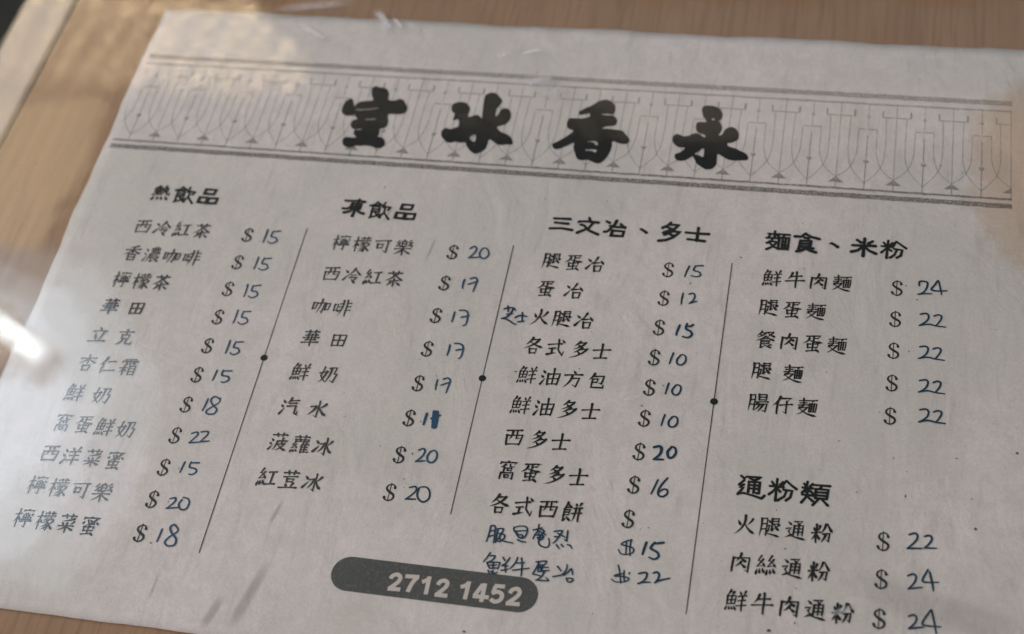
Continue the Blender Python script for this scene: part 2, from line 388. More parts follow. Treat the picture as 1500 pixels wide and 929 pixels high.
HAND={"ham":[[[8194,7574],[8193,7684],[8187,7776],[8175,7848]],[[8194,7574],[8233,7560],[8266,7578],[8279,7673],[8288,7801],[8291,7859]],[[8195,7665],[8278,7641]],[[8196,7762],[8260,7728]],[[8291,7614],[8376,7596],[8402,7612],[8390,7672],[8359,7754],[8334,7808]],[[8315,7617],[8317,7733],[8319,7849]],[[8346,7684],[8431,7699],[8445,7743],[8414,7798],[8373,7829],[8323,7810]],[[8379,7674],[8364,7779],[8464,7811],[8595,7824]],[[8560,7547],[8566,7598],[8608,7645],[8668,7714],[8727,7720],[8766,7676],[8781,7597],[8763,7534],[8712,7512],[8632,7522],[8562,7553]],[[8591,7614],[8761,7584]],[[8625,7642],[8654,7703]],[[8659,7670],[8718,7669],[8714,7715],[8666,7708]],[[8652,7755],[8715,7779],[8791,7782]],[[8942,7453],[8944,7563],[8909,7632],[8889,7712]],[[8867,7560],[8938,7531],[9003,7504]],[[8918,7547],[8994,7583],[9076,7617]],[[8985,7532],[9043,7563],[8994,7647]],[[8935,7642],[8991,7634],[9039,7641],[9037,7693],[8982,7713],[8953,7678]],[[8970,7676],[9021,7669]],[[8963,7606],[9003,7697],[8983,7751],[9022,7810],[9096,7832],[9150,7813],[9155,7742],[9132,7674]],[[9197,7544],[9320,7515],[9289,7609],[9247,7704],[9213,7741]],[[9218,7631],[9292,7628]],[[9259,7568],[9384,7623]],[[9405,7504],[9410,7607],[9417,7683],[9379,7662]],[[9269,7765],[9298,7800],[9320,7823]],[[9342,7750],[9383,7789]],[[9439,7744],[9481,7751],[9517,7797]]],"beef":[[[8277,8027],[8242,8114],[8200,8196]],[[8283,8084],[8358,8080],[8331,8153],[8253,8201]],[[8255,8208],[8313,8295]],[[8259,8201],[8441,8177],[8453,8213],[8439,8291]],[[8309,8245],[8415,8225]],[[8350,8189],[8374,8299]],[[8318,8294],[8424,8274]],[[8296,8328],[8331,8386]],[[8371,8325],[8393,8378],[8444,8346]],[[8345,8341],[8375,8374]],[[8486,8083],[8532,8140]],[[8595,8075],[8550,8175],[8495,8220]],[[8496,8227],[8588,8221]],[[8500,8308],[8609,8269]],[[8545,8176],[8555,8263],[8574,8329]],[[8714,8059],[8692,8157],[8630,8259]],[[8720,8153],[8837,8132]],[[8675,8282],[8790,8251],[8922,8215]],[[8772,8058],[8803,8168],[8821,8360]],[[9010,8097],[9165,8064],[9129,8151]],[[9055,8091],[9025,8214],[8994,8299],[9054,8310],[9136,8324]],[[9057,8135],[9067,8259]],[[9079,8132],[9108,8228]],[[9113,8127],[9123,8251]],[[9065,8184],[9211,8165]],[[9077,8251],[9231,8212]],[[9167,8239],[9127,8338],[9069,8395]],[[9058,8397],[9249,8384],[9202,8341]],[[9348,8128],[9418,8200]],[[9305,8309],[9402,8277],[9454,8246],[9495,8153],[9489,8079]],[[9443,8247],[9468,8262],[9526,8199],[9568,8143],[9601,8239]],[[9515,8306],[9541,8358],[9587,8364],[9620,8323],[9600,8301],[9521,8305]]],"cheese":[[[7614,3414],[7655,3390],[7768,3370],[7810,3421]],[[7668,3341],[7695,3465]],[[7769,3374],[7757,3450],[7731,3516],[7690,3575],[7604,3615]],[[7680,3521],[7772,3496]],[[7604,3615],[7672,3616],[7757,3654],[7830,3700],[7877,3711]],[[7835,3575],[7888,3531],[7957,3515],[8037,3531]],[[7942,3454],[7968,3631]],[[7896,3658],[8004,3631]]],"$a":[[[10415,7539],[10341,7560],[10259,7627],[10354,7649],[10438,7667],[10466,7715],[10432,7764],[10354,7794],[10271,7785],[10231,7722]],[[10334,7578],[10352,7780]],[[10399,7529],[10400,7683],[10422,7805]]],"$b":[[[10350,8118],[10254,8152],[10242,8176],[10327,8165],[10429,8174],[10457,8193],[10437,8228],[10370,8257],[10261,8268],[10200,8232]],[[10265,7989],[10299,8080],[10348,8279]],[[10368,8065],[10379,8180],[10404,8249]]]}
NUM={"15h":[[[-118,-108],[-130,-4],[-137,93]],[[137,-146],[15,-108]],[[12,-130],[-41,-27],[61,17],[99,69],[85,121],[28,146],[-36,126]]],"22h":[[[-245,-62],[-153,-90],[-110,-68],[-129,12],[-181,79],[-241,115]],[[-236,114],[-169,89],[-52,68]],[[-23,-91],[34,-115],[73,-81],[63,-2],[23,69]],[[23,69],[82,23],[245,-32]]],"24a":[[[-222,-29],[-207,-108],[-135,-123],[-80,-90],[-95,20],[-152,111],[-234,155]],[[-234,155],[-127,139],[-8,135]],[[86,-146],[34,-55],[-22,44],[86,66],[234,48]],[[98,-155],[125,-33],[147,134]]],"22a":[[[-192,-101],[-104,-125],[-61,-84],[-76,7],[-133,73],[-202,125]],[[-202,125],[-62,83],[55,105],[202,112]],[[20,-85],[84,-115],[138,-90],[117,1],[55,105]]],"20a":[[[-180,-77],[-115,-130],[-60,-89],[-85,18],[-165,130]],[[-165,130],[25,95]],[[42,-99],[7,9],[53,97],[131,113],[180,27],[148,-86],[75,-121],[37,-75]]],"17a":[[[-114,-99],[-121,3],[-113,103]],[[-17,-121],[60,-151],[109,-111],[110,-43],[84,151]],[[-28,4],[121,-78]]],"17b":[[[-124,-109],[-126,12],[-134,101]],[[-50,-150],[40,-155],[104,-111],[119,8],[114,118],[76,155]],[[5,-13],[134,-55]]],"11":[[[-109,-103],[-115,25],[-120,117]],[[8,-163],[24,-15],[39,162]],[[43,-167],[59,-19],[76,167]],[[73,-158],[89,-22],[105,154]],[[27,-149],[44,-17],[57,153]],[[-8,-11],[120,-90]]],"20b":[[[-160,-85],[-90,-127],[-55,-75],[-85,29],[-162,127]],[[-162,127],[-12,93]],[[45,-98],[6,-4],[37,92],[110,109],[162,32],[148,-77],[90,-115],[47,-87]]],"20c":[[[-174,-93],[-83,-122],[-57,-53],[-121,51],[-191,129]],[[-191,129],[-22,104]],[[-10,-103],[-22,18],[40,117],[131,138],[191,56],[172,-71],[99,-138],[4,-126]]],"15a":[[[-85,-102],[-127,27],[-143,125]],[[143,-125],[8,-111]],[[15,-112],[-11,-22],[84,15],[117,70],[64,113],[-43,95]]],"12a":[[[-117,-106],[-124,25],[-124,119]],[[-18,-97],[46,-119],[82,-70],[63,25],[11,90]],[[11,90],[124,33]]],"15b":[[[-94,-97],[-118,33],[-124,106]],[[124,-129],[82,-88],[29,-92]],[[24,-137],[14,-35],[93,10],[123,71],[64,137],[-18,122]]],"10a":[[[-91,-109],[-108,-1],[-121,105]],[[34,-81],[-17,9],[2,91],[66,109],[121,46],[117,-59],[59,-95],[17,-69]]],"20d":[[[-171,-82],[-95,-111],[-47,-76],[-60,28],[-136,119]],[[-144,124],[-5,114]],[[89,-113],[47,-26],[76,63],[129,63],[171,-20],[151,-110],[96,-124]]],"16":[[[-58,-118],[-99,37],[-127,150]],[[91,-176],[13,-36],[-23,88],[5,164],[67,176],[127,109],[110,41],[49,39],[-4,95]]],"22b":[[[-199,-97],[-114,-137],[-75,-92],[-101,10],[-215,137]],[[-215,137],[-3,109]],[[31,-96],[107,-126],[143,-81],[111,2],[38,96]],[[29,97],[215,73]]],"24b":[[[-223,-43],[-149,-78],[-105,-39],[-135,70],[-215,172]],[[-215,172],[-15,127]],[[66,-172],[-11,-4],[31,38],[223,23]],[[93,-133],[132,54],[149,166]]],"24c":[[[-234,-46],[-158,-75],[-115,-34],[-144,61],[-223,155]],[[-223,155],[-14,108]],[[87,-183],[-30,27],[20,76],[234,69]],[[95,-184],[142,4],[175,184]]],"18a":[[[-99,-115],[-108,21],[-121,125]],[[101,-138],[11,-180],[-41,-105],[19,-9],[118,63],[101,157],[-12,180],[-47,117],[29,23],[121,-72],[110,-157]]],"22c":[[[-174,-50],[-94,-86],[-62,-30],[-161,131]],[[-161,131],[23,92]],[[-24,-101],[88,-131],[108,-67],[20,86]],[[20,86],[174,48]]],"15c":[[[-115,-102],[-127,28],[-139,101]],[[139,-116],[-4,-99]],[[-9,-114],[-8,-17],[102,1],[136,61],[79,116],[19,114]]],"20e":[[[-170,-65],[-88,-85],[-74,-14],[-170,113]],[[-170,113],[8,78]],[[32,-74],[5,22],[74,101],[156,81],[170,-29],[126,-102],[34,-113]]],"18b":[[[-133,-81],[-140,27],[-148,135]],[[113,-128],[36,-186],[-17,-127],[39,-42],[143,52],[148,157],[42,186],[-18,133],[22,37],[118,-67],[118,-129]]],"15d":[[[-123,-148],[-121,13],[-129,136]],[[129,-145],[-5,-122]],[[-8,-132],[-17,-8],[75,5],[119,85],[28,148],[-48,112]]]}
PHONE=[[[6825,8667],[6846,8613],[6912,8583],[6969,8622],[6954,8704],[6840,8831]],[[6815,8835],[7016,8826]],[[7044,8594],[7262,8581]],[[7240,8589],[7177,8690],[7137,8850]],[[7421,8550],[7423,8853]],[[7420,8581],[7378,8628],[7322,8655]],[[7579,8673],[7602,8616],[7670,8587],[7719,8626],[7700,8705],[7590,8833]],[[7563,8839],[7761,8833]],[[8047,8552],[8039,8854]],[[8044,8583],[7998,8633],[7933,8661]],[[8269,8571],[8173,8776]],[[8151,8784],[8399,8776]],[[8298,8552],[8295,8865]],[[8448,8573],[8611,8567]],[[8466,8578],[8449,8699]],[[8431,8702],[8518,8665],[8591,8705],[8580,8792],[8503,8832],[8426,8798]],[[8705,8665],[8731,8606],[8801,8577],[8851,8621],[8824,8705],[8707,8825]],[[8672,8835],[8889,8826]]]
PLACE=[["15d",3050,2252],["15d",3055,2875],["15d",3042,3495],["15d",3023,4076],["15d",3068,4722],["15c",3027,5318],["18a",3019,5914],["22c",3024,6552],["15c",3023,7146],["20e",3046,7807],["18b",3058,8383],["20a",6933,2243],["17a",6910,2948],["17b",6894,3675],["17b",6954,4365],["17a",6880,5071],["11",6839,5752],["20b",6912,6448],["20c",6926,7149],["15a",10752,2275],["12a",10744,2872],["15b",10742,3532],["10a",10700,4122],["10a",10698,4721],["10a",10716,5335],["20d",10706,5942],["16",10723,6555],[null,0,0],["15h",10752,7666],["22h",10832,8138],["24a",14739,2223],["22a",14759,2897],["22a",14768,3561],["22a",14787,4214],["22a",14809,4774],["22b",14730,7021],["24b",14765,7641],["24c",14804,8296]]
TITLE={"room":[[[3557,-981],[3571,-1170],[3642,-1246],[3703,-1251],[3758,-1138],[3811,-1002],[3845,-865],[3784,-825],[3659,-827],[3580,-890]],[[4029,-1489],[4039,-1597],[4101,-1637],[4162,-1606],[4270,-1603],[4348,-1537],[4397,-1423],[4415,-1295],[4542,-1282],[4638,-1329],[4714,-1307],[4792,-1196],[4842,-1119],[4834,-1014],[4778,-952],[4660,-931],[4537,-932],[4498,-871],[4548,-737],[4543,-611],[4502,-562],[4424,-521],[4451,-410],[4434,-336],[4526,-314],[4596,-241],[4614,-131],[4570,-60],[4471,-40],[4375,-77],[4250,-88],[4149,-73],[4062,-72],[3987,-21],[3882,-23],[3802,-95],[3774,-206],[3819,-271],[3907,-269],[4027,-279],[3958,-346],[3938,-424],[3948,-470],[3861,-520],[3830,-610],[3850,-703],[3918,-750],[3865,-820],[3830,-910],[3797,-1070],[3814,-1130],[3884,-1206],[4003,-1232],[4121,-1260],[4066,-1374]]],"ice":[[[5701,-1185],[5708,-1278],[5784,-1331],[5903,-1347],[5999,-1301],[6065,-1191],[6068,-1053],[6067,-973],[6147,-1002],[6225,-1043],[6302,-1003],[6345,-961],[6322,-1165],[6297,-1394],[6296,-1557],[6386,-1630],[6492,-1624],[6598,-1523],[6651,-1445],[6635,-1329],[6585,-1232],[6599,-1027],[6645,-1100],[6661,-1193],[6719,-1250],[6807,-1239],[6869,-1141],[6898,-1029],[6869,-913],[6800,-828],[6697,-786],[6691,-729],[6783,-647],[6894,-600],[6994,-519],[7041,-434],[7042,-356],[6943,-341],[6812,-321],[6719,-362],[6621,-432],[6581,-417],[6578,-306],[6552,-182],[6467,-97],[6389,-64],[6291,-126],[6202,-229],[6149,-325],[6049,-310],[5959,-331],[5848,-293],[5750,-347],[5659,-452],[5639,-585],[5701,-658],[5808,-640],[5885,-685],[5937,-723],[5922,-836],[5883,-901],[5822,-862],[5795,-905],[5795,-1031],[5729,-1095]]],"fragrant":[[[8174,-1211],[8170,-1285],[8266,-1373],[8387,-1462],[8505,-1575],[8599,-1624],[8684,-1617],[8798,-1529],[8837,-1441],[8843,-1340],[8813,-1262],[8720,-1268],[8620,-1260],[8421,-1244],[8353,-1248],[8273,-1219],[8226,-1199]],[[8389,-1178],[8394,-1258],[8585,-1273],[8625,-1231],[8809,-1231],[8884,-1174],[8919,-1086],[8894,-995],[8799,-965],[8711,-935],[8662,-875],[8726,-892],[8894,-883],[9046,-863],[9134,-770],[9205,-677],[9209,-589],[9142,-540],[9025,-552],[8905,-586],[8909,-443],[8883,-288],[8838,-154],[8770,-58],[8677,-28],[8588,-68],[8501,-99],[8406,-78],[8318,-109],[8257,-235],[8207,-384],[8198,-493],[8100,-429],[8011,-367],[7904,-309],[7823,-340],[7807,-438],[7888,-500],[8003,-609],[8088,-705],[8133,-787],[8051,-825],[7997,-899],[7984,-1010],[8016,-1092],[8106,-1106],[8240,-1110],[8336,-1140]]],"forever":[[[10460,-1484],[10465,-1585],[10543,-1626],[10692,-1615],[10779,-1566],[10843,-1458],[10853,-1336],[10819,-1267],[10796,-1254],[10835,-1202],[10875,-1094],[10866,-983],[10835,-893],[10896,-931],[10926,-1032],[10991,-1104],[11053,-1127],[11140,-1072],[11196,-967],[11196,-836],[11124,-754],[11016,-712],[11038,-649],[11138,-614],[11272,-550],[11375,-484],[11422,-402],[11404,-341],[11295,-323],[11154,-304],[11039,-337],[10919,-412],[10861,-429],[10870,-269],[10853,-140],[10781,-66],[10687,-51],[10601,-107],[10513,-174],[10461,-276],[10414,-337],[10355,-289],[10266,-227],[10153,-224],[10093,-298],[10103,-374],[10192,-436],[10254,-528],[10211,-546],[10129,-550],[10029,-640],[9998,-757],[10028,-848],[10090,-870],[10177,-827],[10274,-835],[10364,-898],[10443,-915],[10549,-847],[10591,-829],[10577,-883],[10493,-908],[10421,-968],[10393,-1099],[10427,-1195],[10557,-1205],[10561,-1246],[10499,-1352]]]}
TITLE_HOLE={"room":[[[3847,-1000],[3970,-1005],[4106,-1030],[4257,-1065],[4269,-1052],[4112,-1007],[3976,-982],[3852,-977]],[[4104,-752],[4273,-779],[4278,-761],[4108,-734]],[[3975,-489],[4070,-497],[4074,-479],[3980,-469]]],"ice":[[[6208,-453],[6293,-538],[6321,-485],[6328,-362],[6255,-390]]],"fragrant":[[[8433,-528],[8527,-565],[8612,-554],[8648,-482],[8608,-468],[8575,-520],[8515,-535]],[[8445,-347],[8625,-358],[8650,-308],[8611,-291],[8557,-321],[8458,-317]]],"forever":[[[10454,-405],[10553,-521],[10599,-547],[10614,-440],[10605,-349],[10520,-389]],[[10662,-1287],[10689,-1312],[10720,-1285],[10689,-1265]]]}
# ------------------------------------------------------------------ brush-style characters, written stroke by stroke
# h level  v upright  p left-falling curve  n right-falling curve  d dot  t rising flick  z bent line  @ placed component
GL = {
'士': 'h4,42,96,36 v50,4,50,88 h16,90,84,86',
'多': 'p52,0,42,14,22,26 z42,10,80,6 p80,6,66,32,18,48 d40,20,54,32 p66,38,50,56,26,66 z56,48,94,44 p94,44,70,86,2,100 d44,62,60,76',
'木': 'h4,30,96,25 v50,2,50,98 p48,30,34,60,4,78 n52,30,70,58,98,74',
'_mu': 'h2,30,96,25 v52,2,52,100 p50,32,36,56,2,74 d58,42,92,60',
'_cao': 'h2,50,98,42 v30,12,34,90 v70,4,64,84',
'_san': 'd22,6,66,24 d4,38,48,52 t10,96,84,58',
'_liang': 'd16,8,70,30 t6,92,94,46',
'口': 'v8,8,16,94 z8,12,92,6,84,90 h16,88,86,84',
'日': 'v8,4,10,98 z8,6,90,3,90,98 h10,50,88,48 h10,94,90,92',
'田': 'v6,8,10,96 z6,10,94,5,90,94 v50,8,50,90 h8,50,92,47 h10,90,90,88',
'虫': 'v12,16,18,60 z12,18,88,12,82,56 h16,56,84,52 v50,0,50,88 h8,92,88,82 d72,66,96,98',
'_nv': 'z44,2,20,58,80,94 p80,28,66,78,6,98 h0,40,98,30',
'_yu': 'p40,0,28,16,4,28 z34,12,72,8 p72,8,60,20,46,28 v12,30,16,70 z12,30,88,28,84,70 v50,30,50,68 h14,50,86,48 h16,70,84,66 d14,78,2,100 d34,80,38,96 d56,80,62,94 d78,78,96,98',
'羊': 'd24,2,38,18 p80,0,70,12,60,20 h10,28,92,22 h16,50,86,45 h2,76,98,70 v50,28,50,100',
'米': 'v50,2,50,98 h4,48,96,42 d20,16,36,36 p84,10,76,26,64,36 p48,48,36,68,4,86 n54,48,72,68,98,84',
'分': 'p40,4,30,30,2,50 n54,0,72,30,100,46 z20,54,78,50,72,92,54,84 p46,54,38,80,8,98',
'粉': '米@0,4,46,96 分@44,0,56,98',
'_yue': 'p18,4,22,60,2,98 z18,6,88,3,86,94,64,86 h20,34,84,32 h18,62,84,60',
'_gen': 'z14,6,84,2,80,44 h18,25,78,23 h16,46,78,44 v14,6,16,88 t16,88,46,72 p90,50,76,60,60,66 n38,46,60,78,96,90',
'腿': '_yue@0,0,36,98 _gen@50,0,46,70 d38,10,50,24 z36,42,46,39,42,66,34,78 n30,80,56,82,98,96',
'_yong': 'z8,6,84,2,56,22 d34,12,58,26 v8,34,6,98 z8,34,88,30,88,96,72,88 h10,54,86,52 h8,76,86,74 v48,32,48,96',
'通': 'd10,6,26,22 z2,42,24,37,14,56,28,74 p28,72,20,78,0,86 n18,76,50,86,98,96 _yong@36,0,52,78',
'菜': '_cao@8,0,84,24 p80,24,50,36,20,38 d20,44,32,58 d46,44,54,55 p84,40,78,48,68,58 木@4,52,92,48',
'茶': '_cao@8,0,84,24 p50,22,34,48,0,62 n50,22,70,46,100,60 h26,64,76,60 v50,50,50,98,42,92 p34,72,26,84,10,94 d64,72,88,90',
'西': 'h6,10,92,5 v8,36,14,94 z8,38,94,33,86,94 h14,90,86,87 p38,9,38,48,24,60 z62,8,62,54,80,52',
'冷': '_liang@0,10,30,76 p58,2,46,32,24,52 n58,4,76,32,100,48 h46,50,74,46 z38,64,82,60,60,86 d52,76,74,100',
'_mi': 'z44,0,14,26,46,28 z64,18,10,56,72,50 d58,36,80,54 d14,70,4,96 d38,68,42,90 d64,64,82,86',
'紅': '_mi@0,0,46,100 h52,20,94,16 v74,20,74,84 h44,88,100,83',
'絲': '_mi@0,0,50,100 _mi@50,0,50,100',
'香': 'p74,2,50,10,22,12 h4,28,96,23 v50,10,50,56 p48,28,32,48,2,60 n52,28,68,46,100,54 日@26,58,50,42',
'_qu': 'v6,20,10,98 z6,22,94,18,90,96 v36,0,36,94 v64,0,64,94 h8,56,92,54 h8,94,90,92',
'濃': '_san@0,4,26,92 _qu@38,0,54,36 h34,46,96,42 p38,46,36,80,22,100 h46,56,84,54 h38,68,98,64 v50,68,50,96 t50,96,68,86 p88,72,78,78,70,82 n60,68,74,86,100,98',
'_li': 'z4,30,92,25,80,94,58,82 p50,2,46,60,2,100',
'咖': '口@0,24,24,50 _li@28,2,42,96 口@72,26,28,52',
'啡': '口@0,24,24,50 p50,2,52,70,34,100 h32,24,48,21 h32,44,48,41 t28,70,50,58 v72,0,72,100 h72,20,98,16 h72,42,96,38 h72,66,100,61',
'_gai': 'd44,0,56,30 p10,34,10,60,0,84 z10,38,98,30,84,74',
'_min': 'v10,10,14,88 z10,12,92,8,86,86 v38,12,38,84 v64,12,64,84 h0,94,100,88',
'檸': '_mu@0,0,34,100 _gai@36,0,62,20 d42,28,46,36 z52,24,60,36,78,34,78,28 d62,20,68,28 d86,24,94,32 _min@40,42,54,18 h36,68,100,64 z68,68,68,98,54,91',
'檬': '_mu@0,0,34,100 _cao@38,0,58,18 p42,22,40,28,34,34 z42,24,98,20,90,30 h50,36,82,34 h42,46,94,43 p66,46,54,58,36,64 z58,52,76,72,66,100,54,92 p66,62,56,76,36,84 p72,76,58,90,38,98 p92,52,84,62,74,66 n72,60,84,82,100,96',
'華': '_cao@8,0,84,22 h14,34,86,30 v30,24,30,62 v70,24,70,62 h4,49,96,45 h20,63,80,60 h2,79,98,74 v50,26,50,100',
'立': 'd42,0,56,18 h10,28,90,23 d28,38,38,76 p74,34,68,66,58,88 h0,92,100,87',
'克': 'h8,18,92,14 v50,0,50,34 口@24,32,52,30 p40,64,36,88,4,98 z62,62,62,90,94,92,98,76',
'杏': 'h4,22,96,17 v50,0,50,54 p48,22,32,42,2,52 n52,22,70,38,100,48 口@26,60,48,40',
'仁': 'p36,2,24,32,0,52 v22,32,22,100 h48,30,90,26 h38,86,100,81',
'_mu4': 'v8,2,8,100 z8,4,92,2,92,100 h10,34,90,32 h10,64,90,62 h10,94,90,92',
'霜': 'h18,6,84,2 p8,14,8,22,0,28 z8,15,98,12,88,22 v50,4,50,36 d24,20,36,24 d22,29,36,34 d64,19,78,23 d64,28,80,32 _mu@2,38,44,62 _mu4@54,42,40,58',
'鮮': '_yu@0,0,52,98 羊@52,2,48,98',
'奶': '_nv@0,4,46,96 z48,12,88,8,80,46,96,47,84,96,66,86 p60,12,62,70,38,100',
'_gua': 'v26,4,26,44 z26,6,76,4,76,42 z50,8,50,26,76,24 v10,46,6,100 z10,48,94,44,92,98,78,90 口@34,62,36,28',
'窩': '_gai@4,0,92,22 p36,20,30,30,12,36 z60,18,62,31,86,30 _gua@14,36,74,64',
'_pi': 'z16,6,86,2,76,16 v52,6,50,38 h52,20,76,18 p30,16,28,34,0,48 n26,28,50,42,100,44',
'蛋': '_pi@0,0,100,100 虫@14,44,72,56',
'洋': '_san@0,6,28,92 羊@28,0,72,100',
'蜜': '_gai@4,0,92,20 d16,26,10,40 z34,20,44,40,72,40,74,30 d46,16,56,28 p76,16,50,42,18,52 d82,28,94,40 虫@14,48,72,52',
'可': 'h2,16,98,10 口@14,34,40,36 z80,14,80,96,60,84',
'_bai': 'p50,0,40,10,30,14 v12,16,14,96 z12,18,88,14,86,92 h14,54,86,52 h14,92,86,90',
'_yao': 'z60,0,14,32,58,34 z84,28,14,76,80,70 d70,56,94,86',
'樂': '_bai@34,0,32,46 _yao@0,4,32,50 _yao@68,0,32,50 h2,60,98,55 v50,48,50,100 p48,60,34,80,2,94 n52,60,70,80,100,92',
'汽': '_san@0,6,28,92 p50,0,44,18,30,32 h48,16,94,11 h46,32,84,28 z34,48,82,43,84,88,98,94,99,74',
'水': 'z50,2,50,96,34,86 h8,36,36,32 p36,32,30,64,0,84 p88,18,74,34,58,42 n54,40,68,70,100,86',
'冰': '_liang@0,10,28,76 水@26,0,74,100',
'菠': '_cao@8,0,84,22 _san@2,28,26,68 z44,45,96,41,86,54 p44,45,42,78,26,98 v68,28,68,62 z48,64,84,60 p84,60,72,86,40,100 n52,68,70,90,100,98',
'_luo': 'v4,10,6,94 z4,12,96,10,94,90 v36,12,36,90 v64,12,64,90 h6,92,94,90',
'_zhui': 'p30,0,22,24,2,42 v20,28,20,98 d56,0,66,16 h20,26,92,22 h22,48,84,45 h22,70,84,67 h18,94,100,90 v56,24,56,92',
'蘿': '_cao@8,0,84,20 _luo@12,22,78,14 _mi@0,38,42,62 _zhui@46,38,54,62',
'荳': '_cao@8,0,84,22 h12,34,88,30 口@28,42,44,22 d32,70,38,86 p72,68,66,78,60,88 h2,95,98,91',
'冶': '_liang@0,10,30,76 p58,2,48,24,36,40 t36,42,88,37 d76,24,94,48 口@42,56,46,44',
'火': 'd16,28,30,52 p86,18,76,38,62,50 p50,2,54,70,2,98 n50,44,66,76,100,94',
'各': 'p40,0,28,26,6,44 z36,14,74,10 p74,10,56,46,0,66 n30,28,60,50,100,60 口@28,66,44,34',
'式': 'h4,32,80,24 h14,56,48,52 v30,56,30,86 t6,92,54,80 z58,0,62,60,88,96,94,72 d76,2,90,18',
'油': '_san@0,6,28,92 v36,32,40,98 z36,34,98,29,92,98 v66,0,66,92 h38,62,94,59 h40,92,92,90',
'方': 'd46,0,58,16 h2,28,98,22 z42,46,82,42,70,94,50,82 p42,28,42,72,2,100',
'包': 'p34,0,26,22,4,40 z30,18,90,14,82,66,66,60 z26,36,58,34,56,56 z26,38,26,90,94,90,96,72 h28,58,56,56',
'_shi': 'p46,0,34,24,0,40 n48,2,64,20,96,30 h30,28,62,26 v18,38,18,96 z18,40,76,38,74,66 h20,54,72,52 h20,68,72,66 t18,96,58,80 d52,76,90,96',
'餅': '_shi@0,0,48,100 d64,4,68,16 p90,2,84,12,80,20 h56,30,98,26 h50,58,100,53 p66,28,68,80,54,100 v84,28,84,100',
'牛': 'p32,6,24,32,8,46 h26,30,84,25 h0,60,100,54 v54,0,54,100',
'肉': 'v10,24,8,98 z10,26,92,22,90,98,74,88 p50,0,46,24,26,42 n48,26,60,36,80,46 p52,44,42,60,24,72 n50,54,60,62,80,78',
'麵': 'v30,0,30,42 h8,12,52,10 h4,38,56,35 h12,25,48,23 d14,44,8,56 p26,42,20,54,4,64 z24,52,50,49 p50,49,30,80,0,92 n14,58,44,92,100,98 h56,12,100,8 p78,12,74,18,70,22 v60,28,61,76 z60,30,96,27,94,76 v72,28,72,74 v84,28,84,74 h72,46,84,45 h72,60,84,59 h61,75,94,74',
'餐': 'p28,0,20,16,2,28 z24,10,50,8 p50,8,36,26,4,38 d18,18,30,28 z56,6,88,4 p88,4,72,26,52,34 n60,10,76,26,100,34 p50,30,34,46,0,58 n50,30,70,46,100,56 h38,46,62,44 v28,54,28,98 z28,56,72,54,70,76 h30,66,70,64 h30,77,70,75 t28,98,48,88 n44,78,60,92,88,99 p82,80,74,84,64,88',
'腸': '_yue@0,0,34,98 日@46,0,46,34 h36,46,100,42 p48,46,42,58,34,66 z46,58,94,54,86,98,70,90 p58,58,52,76,36,88 p74,58,66,84,46,100',
'熱': 'v26,0,26,20 h8,10,46,8 h0,22,52,20 p20,24,14,32,2,38 d32,24,46,34 v26,38,26,60 h8,46,46,44 h0,62,52,57 h52,20,82,16 z82,16,80,54,100,62,100,46 p68,0,66,42,48,64 d56,28,72,40 d14,74,2,98 d36,74,36,94 d58,74,64,94 d80,72,98,96',
'仔': 'p36,2,24,32,0,52 v22,32,22,100 z44,12,90,8,68,28 z68,28,70,96,54,86 h36,50,100,43',
}
TAB = {
'h': ((0, 1.0), (0.08, 0.85), (0.5, 0.62), (0.86, 0.85), (0.95, 1.25), (1, 0.55)),
'v': ((0, 1.25), (0.10, 1.0), (0.8, 0.95), (1, 0.75)),
'p': ((0, 1.25), (0.4, 0.95), (0.8, 0.55), (1, 0.15)),
'n': ((0, 0.5), (0.5, 1.0), (0.82, 1.55), (1, 0.2)),
'd': ((0, 0.4), (0.7, 1.45), (1, 0.8)),
't': ((0, 1.3), (0.5, 0.85), (1, 0.2)),
'z': ((0, 0.95), (0.3, 0.75), (0.9, 0.95), (1, 0.35)),
}
def strokes_of(ch, box=(0, 0, 100, 100)):
    x0, y0, w, h = box
    out = []
    for tok in GL[ch].split():
        if '@' in tok:
            c, b = tok.split('@')
            b = [float(v) for v in b.split(',')]
            out += strokes_of(c, (x0 + b[0] * w / 100, y0 + b[1] * h / 100, b[2] * w / 100, b[3] * h / 100))
        else:
            v = [float(a) for a in tok[1:].split(',')]
            out.append((tok[0], [(x0 + v[i] * w / 100, y0 + v[i + 1] * h / 100) for i in range(0, len(v), 2)]))
    return out

def glyph_polys(ch, cx, cy, size, weight, jit=0.6):
    """outline pieces of one character centred on (cx, cy); size and weight in plane units"""
    S = strokes_of(ch)
    wt = weight * (1.0 if len(S) < 11 else 0.9 if len(S) < 16 else 0.8)
    r = random.Random(ord(ch[0]) * 31 + int(cx * 50) * 7 + int(cy * 50))
    out = []
    for k, pts in S:
        if k in 'pn' and len(pts) == 3:
            a, b, c = pts
            pts = [tuple((1 - t) ** 2 * a[j] + 2 * t * (1 - t) * b[j] + t * t * c[j] for j in (0, 1)) for t in (0, .17, .33, .5, .67, .83, 1)]
        elif k in 'hvdt':
            a, b = pts[0], pts[1]
            fr = (0, .08, .3, .5, .7, .86, .95, 1)
            bow = {'h': -1.2, 'v': 0.5, 'd': 1.2, 't': 0}[k]
            pts = [(a[0] + (b[0] - a[0]) * t, a[1] + (b[1] - a[1]) * t + (bow * 4 * t * (1 - t) if k == 'h' else 0)) for t in fr]
        else:
            pts = resample(pts, 16)
        jx, jy = r.uniform(-jit, jit), r.uniform(-jit, jit)
        q = []
        for x, y in pts:
            X = (x - 50 + jx) / 100 * size * 0.93 + 0.012 * size * math.sin(y * 0.06)
            Y = (y - 50 + jy) / 100 * size - (x - 50) / 100 * size * 0.05
            q.append((cx + X, cy + Y))
        out += ribbon(q, wt * r.uniform(0.9, 1.1), TAB[k])
    return out

